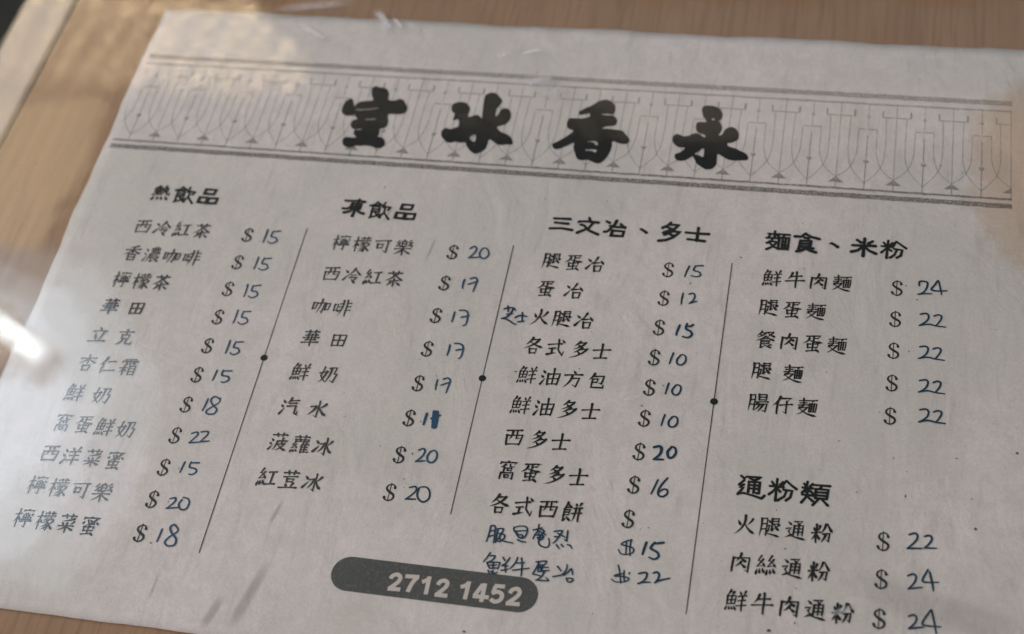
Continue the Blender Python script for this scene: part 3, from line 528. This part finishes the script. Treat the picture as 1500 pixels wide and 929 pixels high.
PEN = ((0, 0.9), (0.15, 1.0), (0.6, 0.95), (1, 0.75))
LI = ((0, 0.95), (0.3, 0.85), (0.7, 1.0), (1, 1.1))
BR = ((0, 0.8), (0.1, 1.0), (0.9, 1.0), (1, 0.7))
def sm(pts, n=3):
    if len(pts) == 2:
        a, b = pts
        return [a, ((a[0] * 2 + b[0]) / 3, (a[1] * 2 + b[1]) / 3), ((a[0] + b[0] * 2) / 3, (a[1] + b[1] * 2) / 3), b]
    return catmull([tuple(p) for p in pts], n)
def k1(ss): return [[(x / 1000, y / 1000) for x, y in s] for s in ss]
# ------------------------------------------------------------------ floor and table (below the sheet)
def box_mesh(name, x0, x1, y0, y1, z0, z1, bevel=0.0, skew=0.0):
    """box in plane units (y down), heights in metres; skew leans it along y"""
    bm = bmesh.new()
    vs = []
    for z in (z0, z1):
        for x, y in ((x0, y0), (x1, y0), (x1, y1), (x0, y1)):
            vs.append(bm.verts.new(P(x + skew * y, y, z)))
    for f in ((0, 1, 2, 3), (7, 6, 5, 4), (0, 4, 5, 1), (1, 5, 6, 2), (2, 6, 7, 3), (3, 7, 4, 0)):
        bm.faces.new([vs[i] for i in f])
    bmesh.ops.recalc_face_normals(bm, faces=bm.faces)
    if bevel:
        bmesh.ops.bevel(bm, geom=[e for e in bm.edges], offset=bevel, segments=4, profile=0.5, affect='EDGES')
    me = bpy.data.meshes.new(name)
    bm.to_mesh(me); bm.free()
    return me

me = box_mesh('floor', -60, 60, -60, 60, -0.76, -0.74)
link('floor', me, M['floor'], kind='structure')

SK = -0.0242
table = empty('table', (0, 0, 0), 'pale wood laminate table with a cream edge trim under the clear sheet', 'table')
link('tabletop', box_mesh('tabletop', -3.055, 30, -16, 20, -0.030, -0.0002, 0, SK), M['wood'], table)
link('edge_trim', box_mesh('edge_trim', -4.235, -3.125, -16, 20, -0.034, 0.0006, 0.0022, SK), M['trim'], table)
link('seam', box_mesh('seam', -3.125, -3.055, -16, 20, -0.030, -0.0030, 0, SK), M['gap'], table)

# ------------------------------------------------------------------ the printed sheet
ZP = 0.0009
sheet = empty('menu_sheet', P(0, 0, ZP), 'white photocopied menu sheet with black Chinese print and handwritten prices', 'menu')
INV = Matrix.Translation(-Vector(P(0, 0, ZP)))
def part(name, me, mat, label=None, parent=None):
    me.transform(INV)
    return link(name, me, mat, parent or sheet, label)

# paper: grid sheet with slightly wavy edges and real thickness
def paper_mesh():
    bm = bmesh.new()
    x0, x1, y0, y1 = -0.93, 18.1, -3.49, 9.965
    nx, ny = 90, 64
    def edge(t, s): return 0.016 * math.sin(t * 1.7 + s) + 0.011 * math.sin(t * 4.3 + 2 * s) + 0.006 * math.sin(t * 11 + s)
    top, bot = [], []
    for j in range(ny + 1):
        rt, rb = [], []
        for i in range(nx + 1):
            u, v = i / nx, j / ny
            x = x0 + (x1 - x0) * u; y = y0 + (y1 - y0) * v
            if i == 0: x += edge(y, 1) - 0.03 * math.sin(max(0, min(1, (y + 3.5) / 6.5)) * math.pi)
            if j == 0: y += edge(x, 3)
            if j == ny: y += 0.4 * edge(x, 5)
            z = 0.00005 * math.sin(x * 1.3 + y * 0.7) + 0.00005 * math.sin(x * 0.6 - y * 1.9)
            rt.append(bm.verts.new(P(x, y, ZP - 0.00025 + z)))
            rb.append(bm.verts.new(P(x, y, ZP - 0.00045 + z)))
        top.append(rt); bot.append(rb)
    for j in range(ny):
        for i in range(nx):
            bm.faces.new((top[j][i], top[j + 1][i], top[j + 1][i + 1], top[j][i + 1]))
            bm.faces.new((bot[j][i], bot[j][i + 1], bot[j + 1][i + 1], bot[j + 1][i]))
    for i in range(nx):
        bm.faces.new((top[0][i], top[0][i + 1], bot[0][i + 1], bot[0][i]))
        bm.faces.new((top[ny][i + 1], top[ny][i], bot[ny][i], bot[ny][i + 1]))
    for j in range(ny):
        bm.faces.new((top[j + 1][0], top[j][0], bot[j][0], bot[j + 1][0]))
        bm.faces.new((top[j][nx], top[j + 1][nx], bot[j + 1][nx], bot[j][nx]))
    for f in bm.faces: f.smooth = abs(f.normal.z) > 0.5
    me = bpy.data.meshes.new('paper'); bm.to_mesh(me); bm.free()
    for p in me.polygons: p.use_smooth = abs(p.normal.z) > 0.5
    return me
part('paper', paper_mesh(), M['paper'])

ZI = ZP - 0.00008               # printed ink lies just on the paper
# ---- header band
XL, XR = -0.82, 16.02
def stripe(y0, y1, mat, label, r):
    pts_t, pts_b = [], []
    n = 150
    for i in range(n + 1):
        x = XL + (XR - XL) * i / n
        pts_t.append((x, y0 + r.uniform(-.006, .006)))
        pts_b.append((x, y1 + r.uniform(-.006, .006)))
    part('band_stripe', flat_mesh('band_stripe', [pts_t + pts_b[::-1]], ZI), mat, label)
rr = random.Random(3)
stripe(-2.165, -2.045, M['stripe'], 'thick grey speckled stripe along the top of the band', rr)
stripe(-1.925, -1.882, M['stripe'], 'thin grey stripe below the top stripe', rr)
stripe(0.152, 0.198, M['stripe_dark'], 'thin dark speckled stripe above the bottom stripe', rr)
stripe(0.275, 0.385, M['stripe_dark'], 'thick dark speckled stripe along the bottom of the band', rr)

FL = ((0, 1), (1, 1))
def clampx(polys, cx):
    out = []
    for p in polys:
        q = [(min(max(cx + x, XL), XR), y) for x, y in p]
        if not XL - .01 <= cx + sum(a[0] for a in p) / len(p) <= XR + .01: continue
        if max(a[0] for a in q) - min(a[0] for a in q) > 1e-4: out.append(q)
    return out
def ornament():
    w = 0.0115
    R = lambda pts, ww=w: ribbon(pts, ww, FL, False)
    L = []
    L += R([(-.255, -1.585), (.255, -1.585)], .02)
    L += R([(-.25, -1.74), (-.25, -1.59)], .022) + R([(.25, -1.74), (.25, -1.59)], .03)
    L += R([(0, -1.89), (0, -.06)])
    for s in (-1, 1):
        L += R(catmull([(s * .185, -1.58), (s * .175, -1.2), (s * .172, -.85), (s * .185, -.6), (s * .238, -.365), (s * .345, -.17), (s * .497, .02)], 4))
        c = .5
        L += R(catmull([(c + s * .165, -1.27), (c + s * .168, -.95), (c + s * .178, -.66), (c + s * .255, -.37), (c + s * .36, -.22), (c + s * .5, -.09)], 4))
    L += R([(.33, -1.27), (.67, -1.27)], .02)
    L += R([(.5, -1.88), (.5, -1.29)]) + R([(.5, -1.13), (.5, .15)], .016)
    L.append([(.5 + .046 * math.cos(a * .785), -.49 + .046 * math.sin(a * .785)) for a in range(8)])
    L.append([(.5 + .036 * math.cos(a * .785), -1.57 + .036 * math.sin(a * .785)) for a in range(8)])
    L.append([(-.14, .038), (.14, .038), (.012, -.085), (-.012, -.085)])
    L += R([(0, .038), (0, .158)], .016)
    return L
ORN = ornament()
base_orn = flat_mesh('lattice_ornament', clampx(ORN, 5), ZI - 0.00003)
base_orn.transform(INV); base_orn.materials.append(M['lattice'])
for k in range(-1, 17):
    if 0 <= k <= 15:
        o = bpy.data.objects.new('lattice_ornament', base_orn)
        COL.objects.link(o); o.parent = sheet
        o.location = ((k - 5) * U, 0, 0)
    else:
        part('lattice_ornament', flat_mesh('lattice_ornament', clampx(ORN, k), ZI - 0.00003), M['lattice'])

# ---- four big brush characters
for key, nm in (('room', 'thick black brush character, leftmost on the band'), ('ice', 'thick black brush character with spread strokes like a star'),
                ('fragrant', 'thick black brush character with a boxed lower half'), ('forever', 'thick black brush character, rightmost on the band')):
    polys = [catmull(p, 4, True) for p in k1(TITLE[key])]
    holes = [catmull(p, 3, True) for p in k1(TITLE_HOLE[key])]
    r = random.Random(len(key))
    polys = [[(x + r.gauss(0, .0025), y + r.gauss(0, .0025)) for x, y in p] for p in polys]
    part('title_character', flat_mesh('title_character', polys, ZI + 0.00004, holes), M['title'], nm)

# ---- headings
def cen(key):
    ps = [p for s in HEAD[key] for p in s]
    return ((min(p[0] for p in ps) + max(p[0] for p in ps)) / 2000, (min(p[1] for p in ps) + max(p[1] for p in ps)) / 2000)
def heading(chars, shift, label):
    polys = []
    for key, dx, dy in chars:
        if key == '熱':
            polys += glyph_polys('熱', *cen('熱'), 0.34, 0.055)
            continue
        for s in k1(HEAD[key]):
            q = [(x + dx, y + dy) for x, y in s]
            q = resample(q, .03) if len(q) > 2 else sm(q)
            w = .060 if len(HEAD[key]) < 10 else .046
            polys += ribbon(q, w, LI)
    part('heading', flat_mesh('heading', polys, ZI + 0.00004), M['heading'], label)
C1, C2, C3, C4 = 0.52, 4.37, 8.25, 12.08
def cen(key):
    ps = [p for s in HEAD[key] for p in s]
    return ((min(p[0] for p in ps) + max(p[0] for p in ps)) / 2000, (min(p[1] for p in ps) + max(p[1] for p in ps)) / 2000)
cy2 = cen('飲'); cp = cen('品')
heading([('熱', 0, 0), ('飲', 1.08 - cy2[0], 1.425 - cy2[1]), ('品', 1.57 - cp[0], 1.42 - cp[1])], 0, 'heavy black heading 熱飲品 over the first column')
heading([('凍', 0, 0), ('飲', 0, 0), ('品', 0, 0)], 0, 'heavy black heading 凍飲品 over the second column')
heading([(c, 0, 0) for c in '三文冶、多士'], 0, 'heavy black heading 三文冶、多士 over the third column')
cc = cen('、')
heading([(c, 0, 0) for c in '麵食'] + [('、', 13.08 - cc[0], 1.47 - cc[1])] + [(c, 0, 0) for c in '米粉'], 0, 'heavy black heading 麵食、米粉 over the fourth column')
heading([(c, 0, 0) for c in ('通', '粉2', '類')], 0, 'heavy black heading 通粉類 low in the fourth column')

# ---- item names
ITEMS = [
 (C1, (("西冷紅茶", 2.25), ("香濃咖啡", 2.875), ("檸檬茶", 3.485), ("華田", 4.09), ("立克", 4.72), ("杏仁霜", 5.325), ("鮮奶", 5.94), ("窩蛋鮮奶", 6.55), ("西洋菜蜜", 7.165), ("檸檬可樂", 7.775), ("檸檬菜蜜", 8.395))),
 (C2, (("檸檬可樂", 2.26), ("西冷紅茶", 2.97), ("咖啡", 3.69), ("華田", 4.375), ("鮮奶", 5.08), ("汽水", 5.785), ("菠蘿冰", 6.48), ("紅荳冰", 7.16))),
 (C3, (("腿蛋冶", 2.295), ("蛋冶", 2.905), ("火腿冶", 3.515), ("各式多士", 4.115), ("鮮油方包", 4.71), ("鮮油多士", 5.31), ("西多士", 5.94), ("窩蛋多士", 6.55), ("各式西餅", 7.17))),
 (C4, (("鮮牛肉麵", 2.285), ("腿蛋麵", 2.92), ("餐肉蛋麵", 3.575), ("腿麵", 4.21), ("腸仔麵", 4.83), ("火腿通粉", 7.06), ("肉絲通粉", 7.705), ("鮮牛肉通粉", 8.335)))]
NARROW = {'肉': .93, '西': .95, '口': .7, '田': .8, '包': .9, '可': .95}
for ci, (x0, rows) in enumerate(ITEMS):
    for ri, (t, y) in enumerate(rows):
        pitch = 0.387 if len(t) > 2 or t == '咖啡' else 0.497
        polys = []
        for k, ch in enumerate(t):
            s = 0.335 * NARROW.get(ch, 1)
            polys += glyph_polys(ch, x0 + 0.01 + k * pitch, y, s, 0.036)
        faded = ci == 0 and 4 <= ri <= 9
        part('item_name', flat_mesh('item_name', polys, ZI + 0.00002), M['item_faded'] if faded else M['item_grey'] if (ci == 0 and ri < 4) or ci == 1 else M['item'],
             'printed item name ' + t + (' in faded grey toner' if faded else ' in black toner'))

# ---- dollar signs and handwritten figures
DS = [[83, -90], [64, -138], [5, -154], [-51, -120], [-61, -60], [-1, -7], [73, 35], [93, 87], [60, 142], [0, 160], [-55, 138], [-74, 100]]
DT = ((0, 2.0), (0.08, 0.9), (0.2, 0.9), (0.5, 2.0), (0.75, 1.2), (0.9, 0.9), (1, 2.0))
ds = [(x / 1100, y / 1060) for x, y in DS]
dpoly = ribbon(catmull(ds, 4), 0.024, DT) + ribbon([(.004, -.166), (.003, 0), (.002, .166)], 0.015, FL)
dm = flat_mesh('dollar_sign', dpoly, ZI + 0.00002); dm.transform(INV); dm.materials.append(M['dollar'])
DX = (2.575, 6.45, 10.30, 14.155)
DY = ((2.25, 2.885, 3.49, 4.11, 4.73, 5.34, 5.95, 6.565, 7.185, 7.79, 8.41),
      (2.27, 2.965, 3.67, 4.375, 5.08, 5.77, 6.48, 7.18),
      (2.285, 2.90, 3.515, 4.13, 4.73, 5.33, 5.96, 6.57, 7.18),
      (2.29, 2.935, 3.575, 4.21, 4.84, 7.08, 7.71, 8.35))
for x, ys in zip(DX, DY):
    for y in ys:
        o = bpy.data.objects.new('dollar_sign', dm)
        COL.objects.link(o); o.parent = sheet; o.location = (x * U, -y * U, 0)

for i, (key, px, py) in enumerate(PLACE):
    if not key: continue
    r = random.Random(i * 13 + 5)
    s = r.uniform(.96, 1.05); a = r.uniform(-.03, .03)
    polys = []
    for st in k1(NUM[key]):
        q = [(px / 1000 + s * (x * math.cos(a) - y * math.sin(a)) + r.gauss(0, .002), py / 1000 + s * (x * math.sin(a) + y * math.cos(a)) + r.gauss(0, .002)) for x, y in st]
        w = {'20d': .048, '15b': .043, '11': .050, '15h': .042}.get(key, .034)
        polys += ribbon(sm(q), w * r.uniform(.93, 1.07), PEN)
    txt = key[:2]
    blue = i < 18
    lab = 'handwritten price with its second digit scribbled over' if key == '11' else 'handwritten price %s in %s ink' % (txt, 'blue' if blue else 'blue-black')
    part('handwritten_price', flat_mesh('handwritten_price', polys, ZI + 0.00006), M['pen_blue'] if blue else M['pen'], lab)
for key, w, lab in (('cheese', .034, 'two small handwritten characters squeezed in before 火腿冶'), ('ham', .0275, 'handwritten line of four characters below 各式西餅'),
                    ('beef', .0265, 'handwritten line of characters touching the phone badge')):
    polys = []
    for st in k1(HAND[key]): polys += ribbon(sm(st), w, PEN)
    part('handwritten_item', flat_mesh('handwritten_item', polys, ZI + 0.00010), M['pen'], lab)
for key in ('$a', '$b'):
    polys = []
    for st in k1(HAND[key]): polys += ribbon(sm(st), .026, PEN)
    part('handwritten_dollar_sign', flat_mesh('handwritten_dollar_sign', polys, ZI + 0.00006), M['pen'])

# ---- dividers
for x, y0, yd, y1 in ((3.657, 1.99, 4.868, 8.632), (7.517, 2.01, 4.861, 7.448), (11.379, 2.03, 4.883, 8.655)):
    d = part('divider_line', flat_mesh('divider_line', [[(x - .0085, y0), (x + .0085, y0), (x + .0085, y1), (x - .0085, y1)]], ZI), M['divider'])
    dot = flat_mesh('divider_dot', [[(x + .063 * math.cos(a * .2618), yd + .063 * math.sin(a * .2618)) for a in range(24)]], ZI + 0.00004)
    part('divider_dot', dot, M['heading'], None, d)

# ---- phone badge
bx0, bx1, by0, by1 = 5.868, 9.137, 8.375, 8.96
rad = (by1 - by0) / 2; cyb = (by0 + by1) / 2
outl = [(bx1 - rad + rad * math.cos(a), cyb + rad * math.sin(a)) for a in [(-90 + 10 * k) * math.pi / 180 for k in range(19)]]
outl += [(bx0 + rad + rad * math.cos(a), cyb + rad * math.sin(a)) for a in [(90 + 10 * k) * math.pi / 180 for k in range(19)]]
badge = part('phone_badge', flat_mesh('phone_badge', [outl], ZI), M['badge'], 'dark rounded strip with the phone number in bare paper colour')
polys = []
for st in k1(PHONE):
    polys += ribbon(resample(st, .05) if len(st) == 2 else sm(st, 4), .066, FL, False)
part('phone_number', flat_mesh('phone_number', polys, ZI + 0.00004), M['badge_text'], 'the digits 2712 1452', badge)

# ---- soft patches: smudges and painted crease shade on the paper, painted glints on the cover
def patch_mesh(name, a, b, w, z):
    d = (b[0] - a[0], b[1] - a[1]); l = math.hypot(*d); n = (-d[1] / l * w / 2, d[0] / l * w / 2)
    me = bpy.data.meshes.new(name)
    me.from_pydata([P(a[0] + n[0], a[1] + n[1], z), P(b[0] + n[0], b[1] + n[1], z), P(b[0] - n[0], b[1] - n[1], z), P(a[0] - n[0], a[1] - n[1], z)], [], [(0, 1, 2, 3)])
    uv = me.uv_layers.new(name='UVMap')
    asp = max(1, l / w)
    for i, c in enumerate(((0, 1), (1, 1), (1, 0), (0, 0))): uv.data[i].uv = c
    return me
SM = soft_material('pinkish_grey_smudge', (0.42, 0.33, 0.30), 0.30, 3, 0.25, 0.55)
SM2 = soft_material('faint_grey_smudge', (0.34, 0.31, 0.29), 0.25, 4, 0.3, 0.7)
CREASE = soft_material('painted_crease_shade', (0.40, 0.36, 0.34), 0.16, 3, 0.2, 0.7)  # crease shading painted into the patch colour
for a, b, w, m, lab in (((4.27, 9.25), (4.08, 10.0), .20, SM, 'pinkish brown smudge near the bottom edge'), ((4.84, 8.55), (4.50, 9.98), .24, SM, 'long pinkish grey smear beside the phone badge'),
                   ((3.12, 8.98), (3.10, 9.55), .07, SM2, None), ((4.78, 7.45), (4.62, 8.1), .10, SM2, None), ((6.10, 1.9), (6.0, 2.6), .08, SM2, None), ((5.15, 1.3), (5.02, 1.75), .06, SM2, None),
                   ((16.9, 8.5), (13.3, 7.75), .8, CREASE, None)):  # the last, wide patch is painted crease shade
    # trimmed so that no patch overhangs the paper edge
    b = (b[0], min(b[1], 9.93))
    part('smudge', patch_mesh('smudge', a, b, w, ZI - 0.00012 + 0.0001), m, lab)

# ------------------------------------------------------------------ clear cover on top
ZC0, ZC1 = 0.0014, 0.0030
cover = empty('clear_sheet', (0, 0, ZC0), 'clear plastic sheet with painted glints lying over the menu and the table', 'table cover')
me = box_mesh('film', -4.17, 30, -16, 20, ZC0, ZC1, 0, SK)
me.transform(Matrix.Translation((0, 0, -ZC0)))
link('film', me, M['cover'], cover)
GLINT = soft_material('white_painted_glint', (0.85, 0.84, 0.83), 0.55, 5, 0.40, 0.78)  # highlights of film creases, painted as white matte patches
GLINT2 = soft_material('thin_white_painted_glint', (0.85, 0.84, 0.83), 0.30, 7, 0.42, 0.80)
for (a, b, w, m) in (((2.0, -3.22), (2.95, -2.62), .20, GLINT), ((3.55, -3.75), (4.15, -2.95), .28, GLINT), ((3.98, -3.5), (4.35, -3.1), .12, GLINT), ((4.3, -3.4), (4.75, -3.0), .16, GLINT2),
                     ((6.75, -2.62), (7.3, -2.78), .17, GLINT), ((6.3, -2.5), (6.62, -2.62), .14, GLINT2),
                     ((6.7, -1.95), (8.2, -1.55), .75, GLINT2), ((6.9, -1.80), (7.75, -2.05), .35, GLINT), ((9.6, 3.2), (10.25, 3.9), .45, GLINT2), ((9.85, 5.1), (10.3, 4.95), .12, GLINT2),
                     ((1.2, -3.45), (3.4, -3.9), .35, GLINT2), ((13.3, 8.5), (13.9, 8.2), .14, GLINT2)):
    me = patch_mesh('painted_glint', a, b, w, ZC1 + 0.00006)
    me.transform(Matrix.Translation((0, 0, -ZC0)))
    link('painted_glint', me, m, cover)

# ------------------------------------------------------------------ dirt specks (nobody could count them)
bm = bmesh.new()
r = random.Random(11)
spots = [(-1.77, .20, .022), (-2.19, .90, .026), (-1.84, .35, .012), (11.52, 1.90, .018), (13.0, 1.45, .02), (15.2, 5.5, .015), (16.1, 5.3, .025), (15.5, 6.7, .022), (10.45, 8.1, .022), (12.6, 8.75, .03), (11.95, 8.95, .02), (13.4, 5.4, .015), (14.5, 2.5, .016)]
for x, ys in zip(DX, DY):
    for y in ys:
        if r.random() < .75: spots.append((x + r.uniform(.2, .34), y + r.uniform(-.14, .15), r.uniform(.006, .014)))
for _ in range(170):
    spots.append((r.uniform(-.5, 16.5), r.uniform(-3.2, 9.8), abs(r.gauss(0, .006)) + .003))
for x, y, s in spots:
    k = r.randint(5, 7); ph = r.random() * 6
    st = r.uniform(.5, 1.5)
    zt = ZP if x > -.8 else 0.0002
    ring = [bm.verts.new(P(x + s * st * math.cos(ph + i * 6.283 / k) * r.uniform(.7, 1.2), y + s / st * math.sin(ph + i * 6.283 / k) * r.uniform(.7, 1.2), zt - (0.00002 if x > -.8 else 0))) for i in range(k)]
    tip = bm.verts.new(P(x, y, zt + 0.0001))
    for i in range(k): bm.faces.new((ring[i], ring[i - 1], tip))
bmesh.ops.recalc_face_normals(bm, faces=bm.faces)
me = bpy.data.meshes.new('dirt_specks'); bm.to_mesh(me); bm.free()
link('dirt_specks', me, M['dirt'], None, 'tiny dark dirt specks scattered on the paper and table', 'stuff', 'dirt')

# ------------------------------------------------------------------ things above the table that mirror in the cover
def mirror_at(x, y, h=None, Y=None):
    """point on height h (or on the wall plane Y) that the camera sees mirrored at (x, y) of the cover"""
    q = Vector(P(x, y, ZC1))
    d = q - CAM; d.z = -d.z
    t = (h - q.z) / d.z if h is not None else (Y - q.y) / d.y
    return q + d * t

def slab(name, pts, thick, mat, parent, axis=Vector((0, 0, 1))):
    bm = bmesh.new()
    a = [bm.verts.new(p) for p in pts]; b = [bm.verts.new(Vector(p) + axis * thick) for p in pts]
    bm.faces.new(a); bm.faces.new(b[::-1])
    n = len(a)
    for i in range(n): bm.faces.new((a[i], b[i], b[(i + 1) % n], a[(i + 1) % n]))
    bmesh.ops.recalc_face_normals(bm, faces=bm.faces)
    me = bpy.data.meshes.new(name); bm.to_mesh(me); bm.free()
    return link(name, me, mat, parent)

# two fluorescent tubes on the ceiling, left
tube_mat = emit_material('fluorescent_glow', (0.85, 0.96, 1.0), 48)
def tube(a, b, r, label):
    a, b = Vector(a), Vector(b)
    d = (b - a).normalized(); s = d.cross(Vector((0, 0, 1))).normalized(); u = s.cross(d)
    t = empty('fluorescent_lamp', (a + b) / 2 + Vector((0, 0, .03)), label, 'ceiling lamp', 'fluorescent tubes on the ceiling')
    inv = Matrix.Translation(-t.location)
    def cyl(nm, p, q, rad, mat, n=16):
        bm = bmesh.new()
        A = [bm.verts.new(p + (s * math.cos(k * 6.2832 / n) + u * math.sin(k * 6.2832 / n)) * rad) for k in range(n)]
        B = [bm.verts.new(q + (s * math.cos(k * 6.2832 / n) + u * math.sin(k * 6.2832 / n)) * rad) for k in range(n)]
        for k in range(n): bm.faces.new((A[k], A[(k + 1) % n], B[(k + 1) % n], B[k]))
        bm.faces.new(A[::-1]); bm.faces.new(B)
        bmesh.ops.recalc_face_normals(bm, faces=bm.faces)
        bm.transform(inv)
        me = bpy.data.meshes.new(nm); bm.to_mesh(me); bm.free()
        return link(nm, me, mat, t)
    cyl('tube', a, b, r, tube_mat)
    cyl('end_cap', a - d * .02, a, r * 1.1, M['trim']); cyl('end_cap', b, b + d * .02, r * 1.1, M['trim'])
    me = box_mesh('housing', 0, 1, 0, 1, 0, .04)
    L = (b - a).length + .04
    bm = bmesh.new(); bm.from_mesh(me)
    for v in bm.verts:
        p = Vector((v.co.x / U, -v.co.y / U, v.co.z))
        v.co = a - d * .02 + d * p.x * L + s * (p.y - .5) * .07 + Vector((0, 0, r + .004 + p.z))
    bmesh.ops.recalc_face_normals(bm, faces=bm.faces)
    bm.transform(inv); bm.to_mesh(me); bm.free()
    link('housing', me, M['trim'], t)
H = 2.0
a = mirror_at(-4.2, 3.10, H); b = mirror_at(-.30, 5.36, H)
tube(a, b, .0105, 'glowing fluorescent tube over the left of the table, nearer its middle')
a = mirror_at(-4.6, 3.8, H); b = mirror_at(-1.25, 5.35, H)
tube(a, b, .010, 'glowing fluorescent tube over the left of the table, nearer its corner')

# unseen screened window, its glow outlined to mirror as the warm patch
YW = 2.0
win = empty('window', (0, YW, 0), 'unseen bright window behind a diagonal wire screen, shaped for its mirrored patch', 'window')
WT = Matrix.Translation((0, -YW, 0))
def wm(pts): return [mirror_at(x, y, Y=YW) for x, y in pts]
pane = slab('pane', [v + Vector((0, -YW, 0)) for v in wm([(-5.2, -1.05), (-.1, -1.15), (1.6, -1.05), (3.2, -1.45), (2.35, -2.15), (1.75, -2.9), (1.0, -3.45), (-5.2, -3.30)])], .02,
            emit_material('mirrored_patch_glow', (1.0, 0.76, 0.48), 17.0), win, Vector((0, 1, 0)))
# wire screen: diagonal bars in front of the pane
c = [v - Vector((0, YW, 0)) for v in wm([(-5.4, -.9), (3.4, -.9), (3.4, -3.6), (-5.4, -3.6)])]
x0w, x1w = min(v.x for v in c), max(v.x for v in c); z0w, z1w = min(v.z for v in c), max(v.z for v in c)
bm = bmesh.new()
def bar(p, q, w):
    d = (q - p).normalized(); n = Vector((-d.z, 0, d.x)) * w / 2
    vs = [bm.verts.new(v) for v in (p + n + Vector((0, -.03, 0)), q + n + Vector((0, -.03, 0)), q - n + Vector((0, -.03, 0)), p - n + Vector((0, -.03, 0)))]
    vb = [bm.verts.new(v.co + Vector((0, .01, 0))) for v in vs]
    bm.faces.new(vs); bm.faces.new(vb[::-1])
    for i in range(4): bm.faces.new((vs[i], vb[i], vb[(i + 1) % 4], vs[(i + 1) % 4]))
sp = .074
Hh = z1w - z0w
x = x0w - Hh
while x < x1w + Hh:
    for s in (1, -1):
        p = Vector((x, 0, z0w)); q = Vector((x + s * Hh * .8, 0, z1w))
        bar(p, q, .021)
    x += sp
bmesh.ops.recalc_face_normals(bm, faces=bm.faces)
me = bpy.data.meshes.new('wire_screen'); bm.to_mesh(me); bm.free()
link('wire_screen', me, M['trim'], win)

# added warm glow panel, shaped to mirror over the title row
strip = slab('added_warm_panel', wm([(3.0, -.55), (9, -.65), (17, -.8), (18, -2.1), (10, -2.0), (5, -1.95), (2.6, -2.0)]), .03, emit_material('warm_sheen_glow', (1.0, 0.80, 0.62), 1.2), None, Vector((0, 1, 0)))
strip['label'] = 'added warm glow panel mirrored over the title row'; strip['category'] = 'added panel'

strip = slab('added_warm_panel', wm([(-5.4, -.95), (-1.15, -1.05), (-1.12, 1.2), (-1.1, 3.3), (-5.4, 3.2)]), .03, emit_material('ochre_sheen_glow', (1.0, 0.76, 0.46), 5.0), None, Vector((0, 1, 0)))  # added warm glow, mirrored to lighten the wood left of the sheet
strip['label'] = 'added ochre glow panel mirrored over the wood at the left'; strip['category'] = 'added panel'

# added nested glow panels, graded to mirror as a cool veil over the first column
for k, (st, pts) in enumerate(((3.2, [(-5.6, 2.5), (.1, 3.3), (1.9, 5.4), (2.3, 8.0), (1.6, 9.5), (-5.6, 9.3)]), (7.2, [(-5.6, 3.0), (-.3, 3.9), (1.0, 5.6), (1.3, 7.6), (.7, 9.1), (-5.6, 8.9)]),
                               (11.5, [(-5.6, 3.5), (-.8, 4.3), (.35, 5.7), (.5, 7.2), (-.2, 8.6), (-5.6, 8.5)]))):
    hh = 2.35 - .07 * k
    o = slab('added_veil_panel', [mirror_at(x, y, hh) for x, y in pts], .02, emit_material('cool_veil_glow_%d' % k, (0.74, 0.88, 1.0), st), None)
    o['label'] = ('largest and dimmest added veil panel', 'middle added veil panel between the other two', 'smallest and brightest added veil panel')[k] + ' over the left of the table'
    o['category'] = 'skylight'; o['group'] = 'added veil panels over the table'

strip = slab('added_cool_panel', wm([(2.9, -2.35), (9, -2.25), (18, -2.35), (18, -4.4), (1.9, -3.7)]), .03, emit_material('cool_sheen_glow', (0.80, 0.90, 1.0), 0.8), None, Vector((0, 1, 0)))  # added cool glow, shaped to mirror as a sheen above the band
strip['label'] = 'long added cool panel mirrored as a sheen along the paper top'; strip['category'] = 'window'
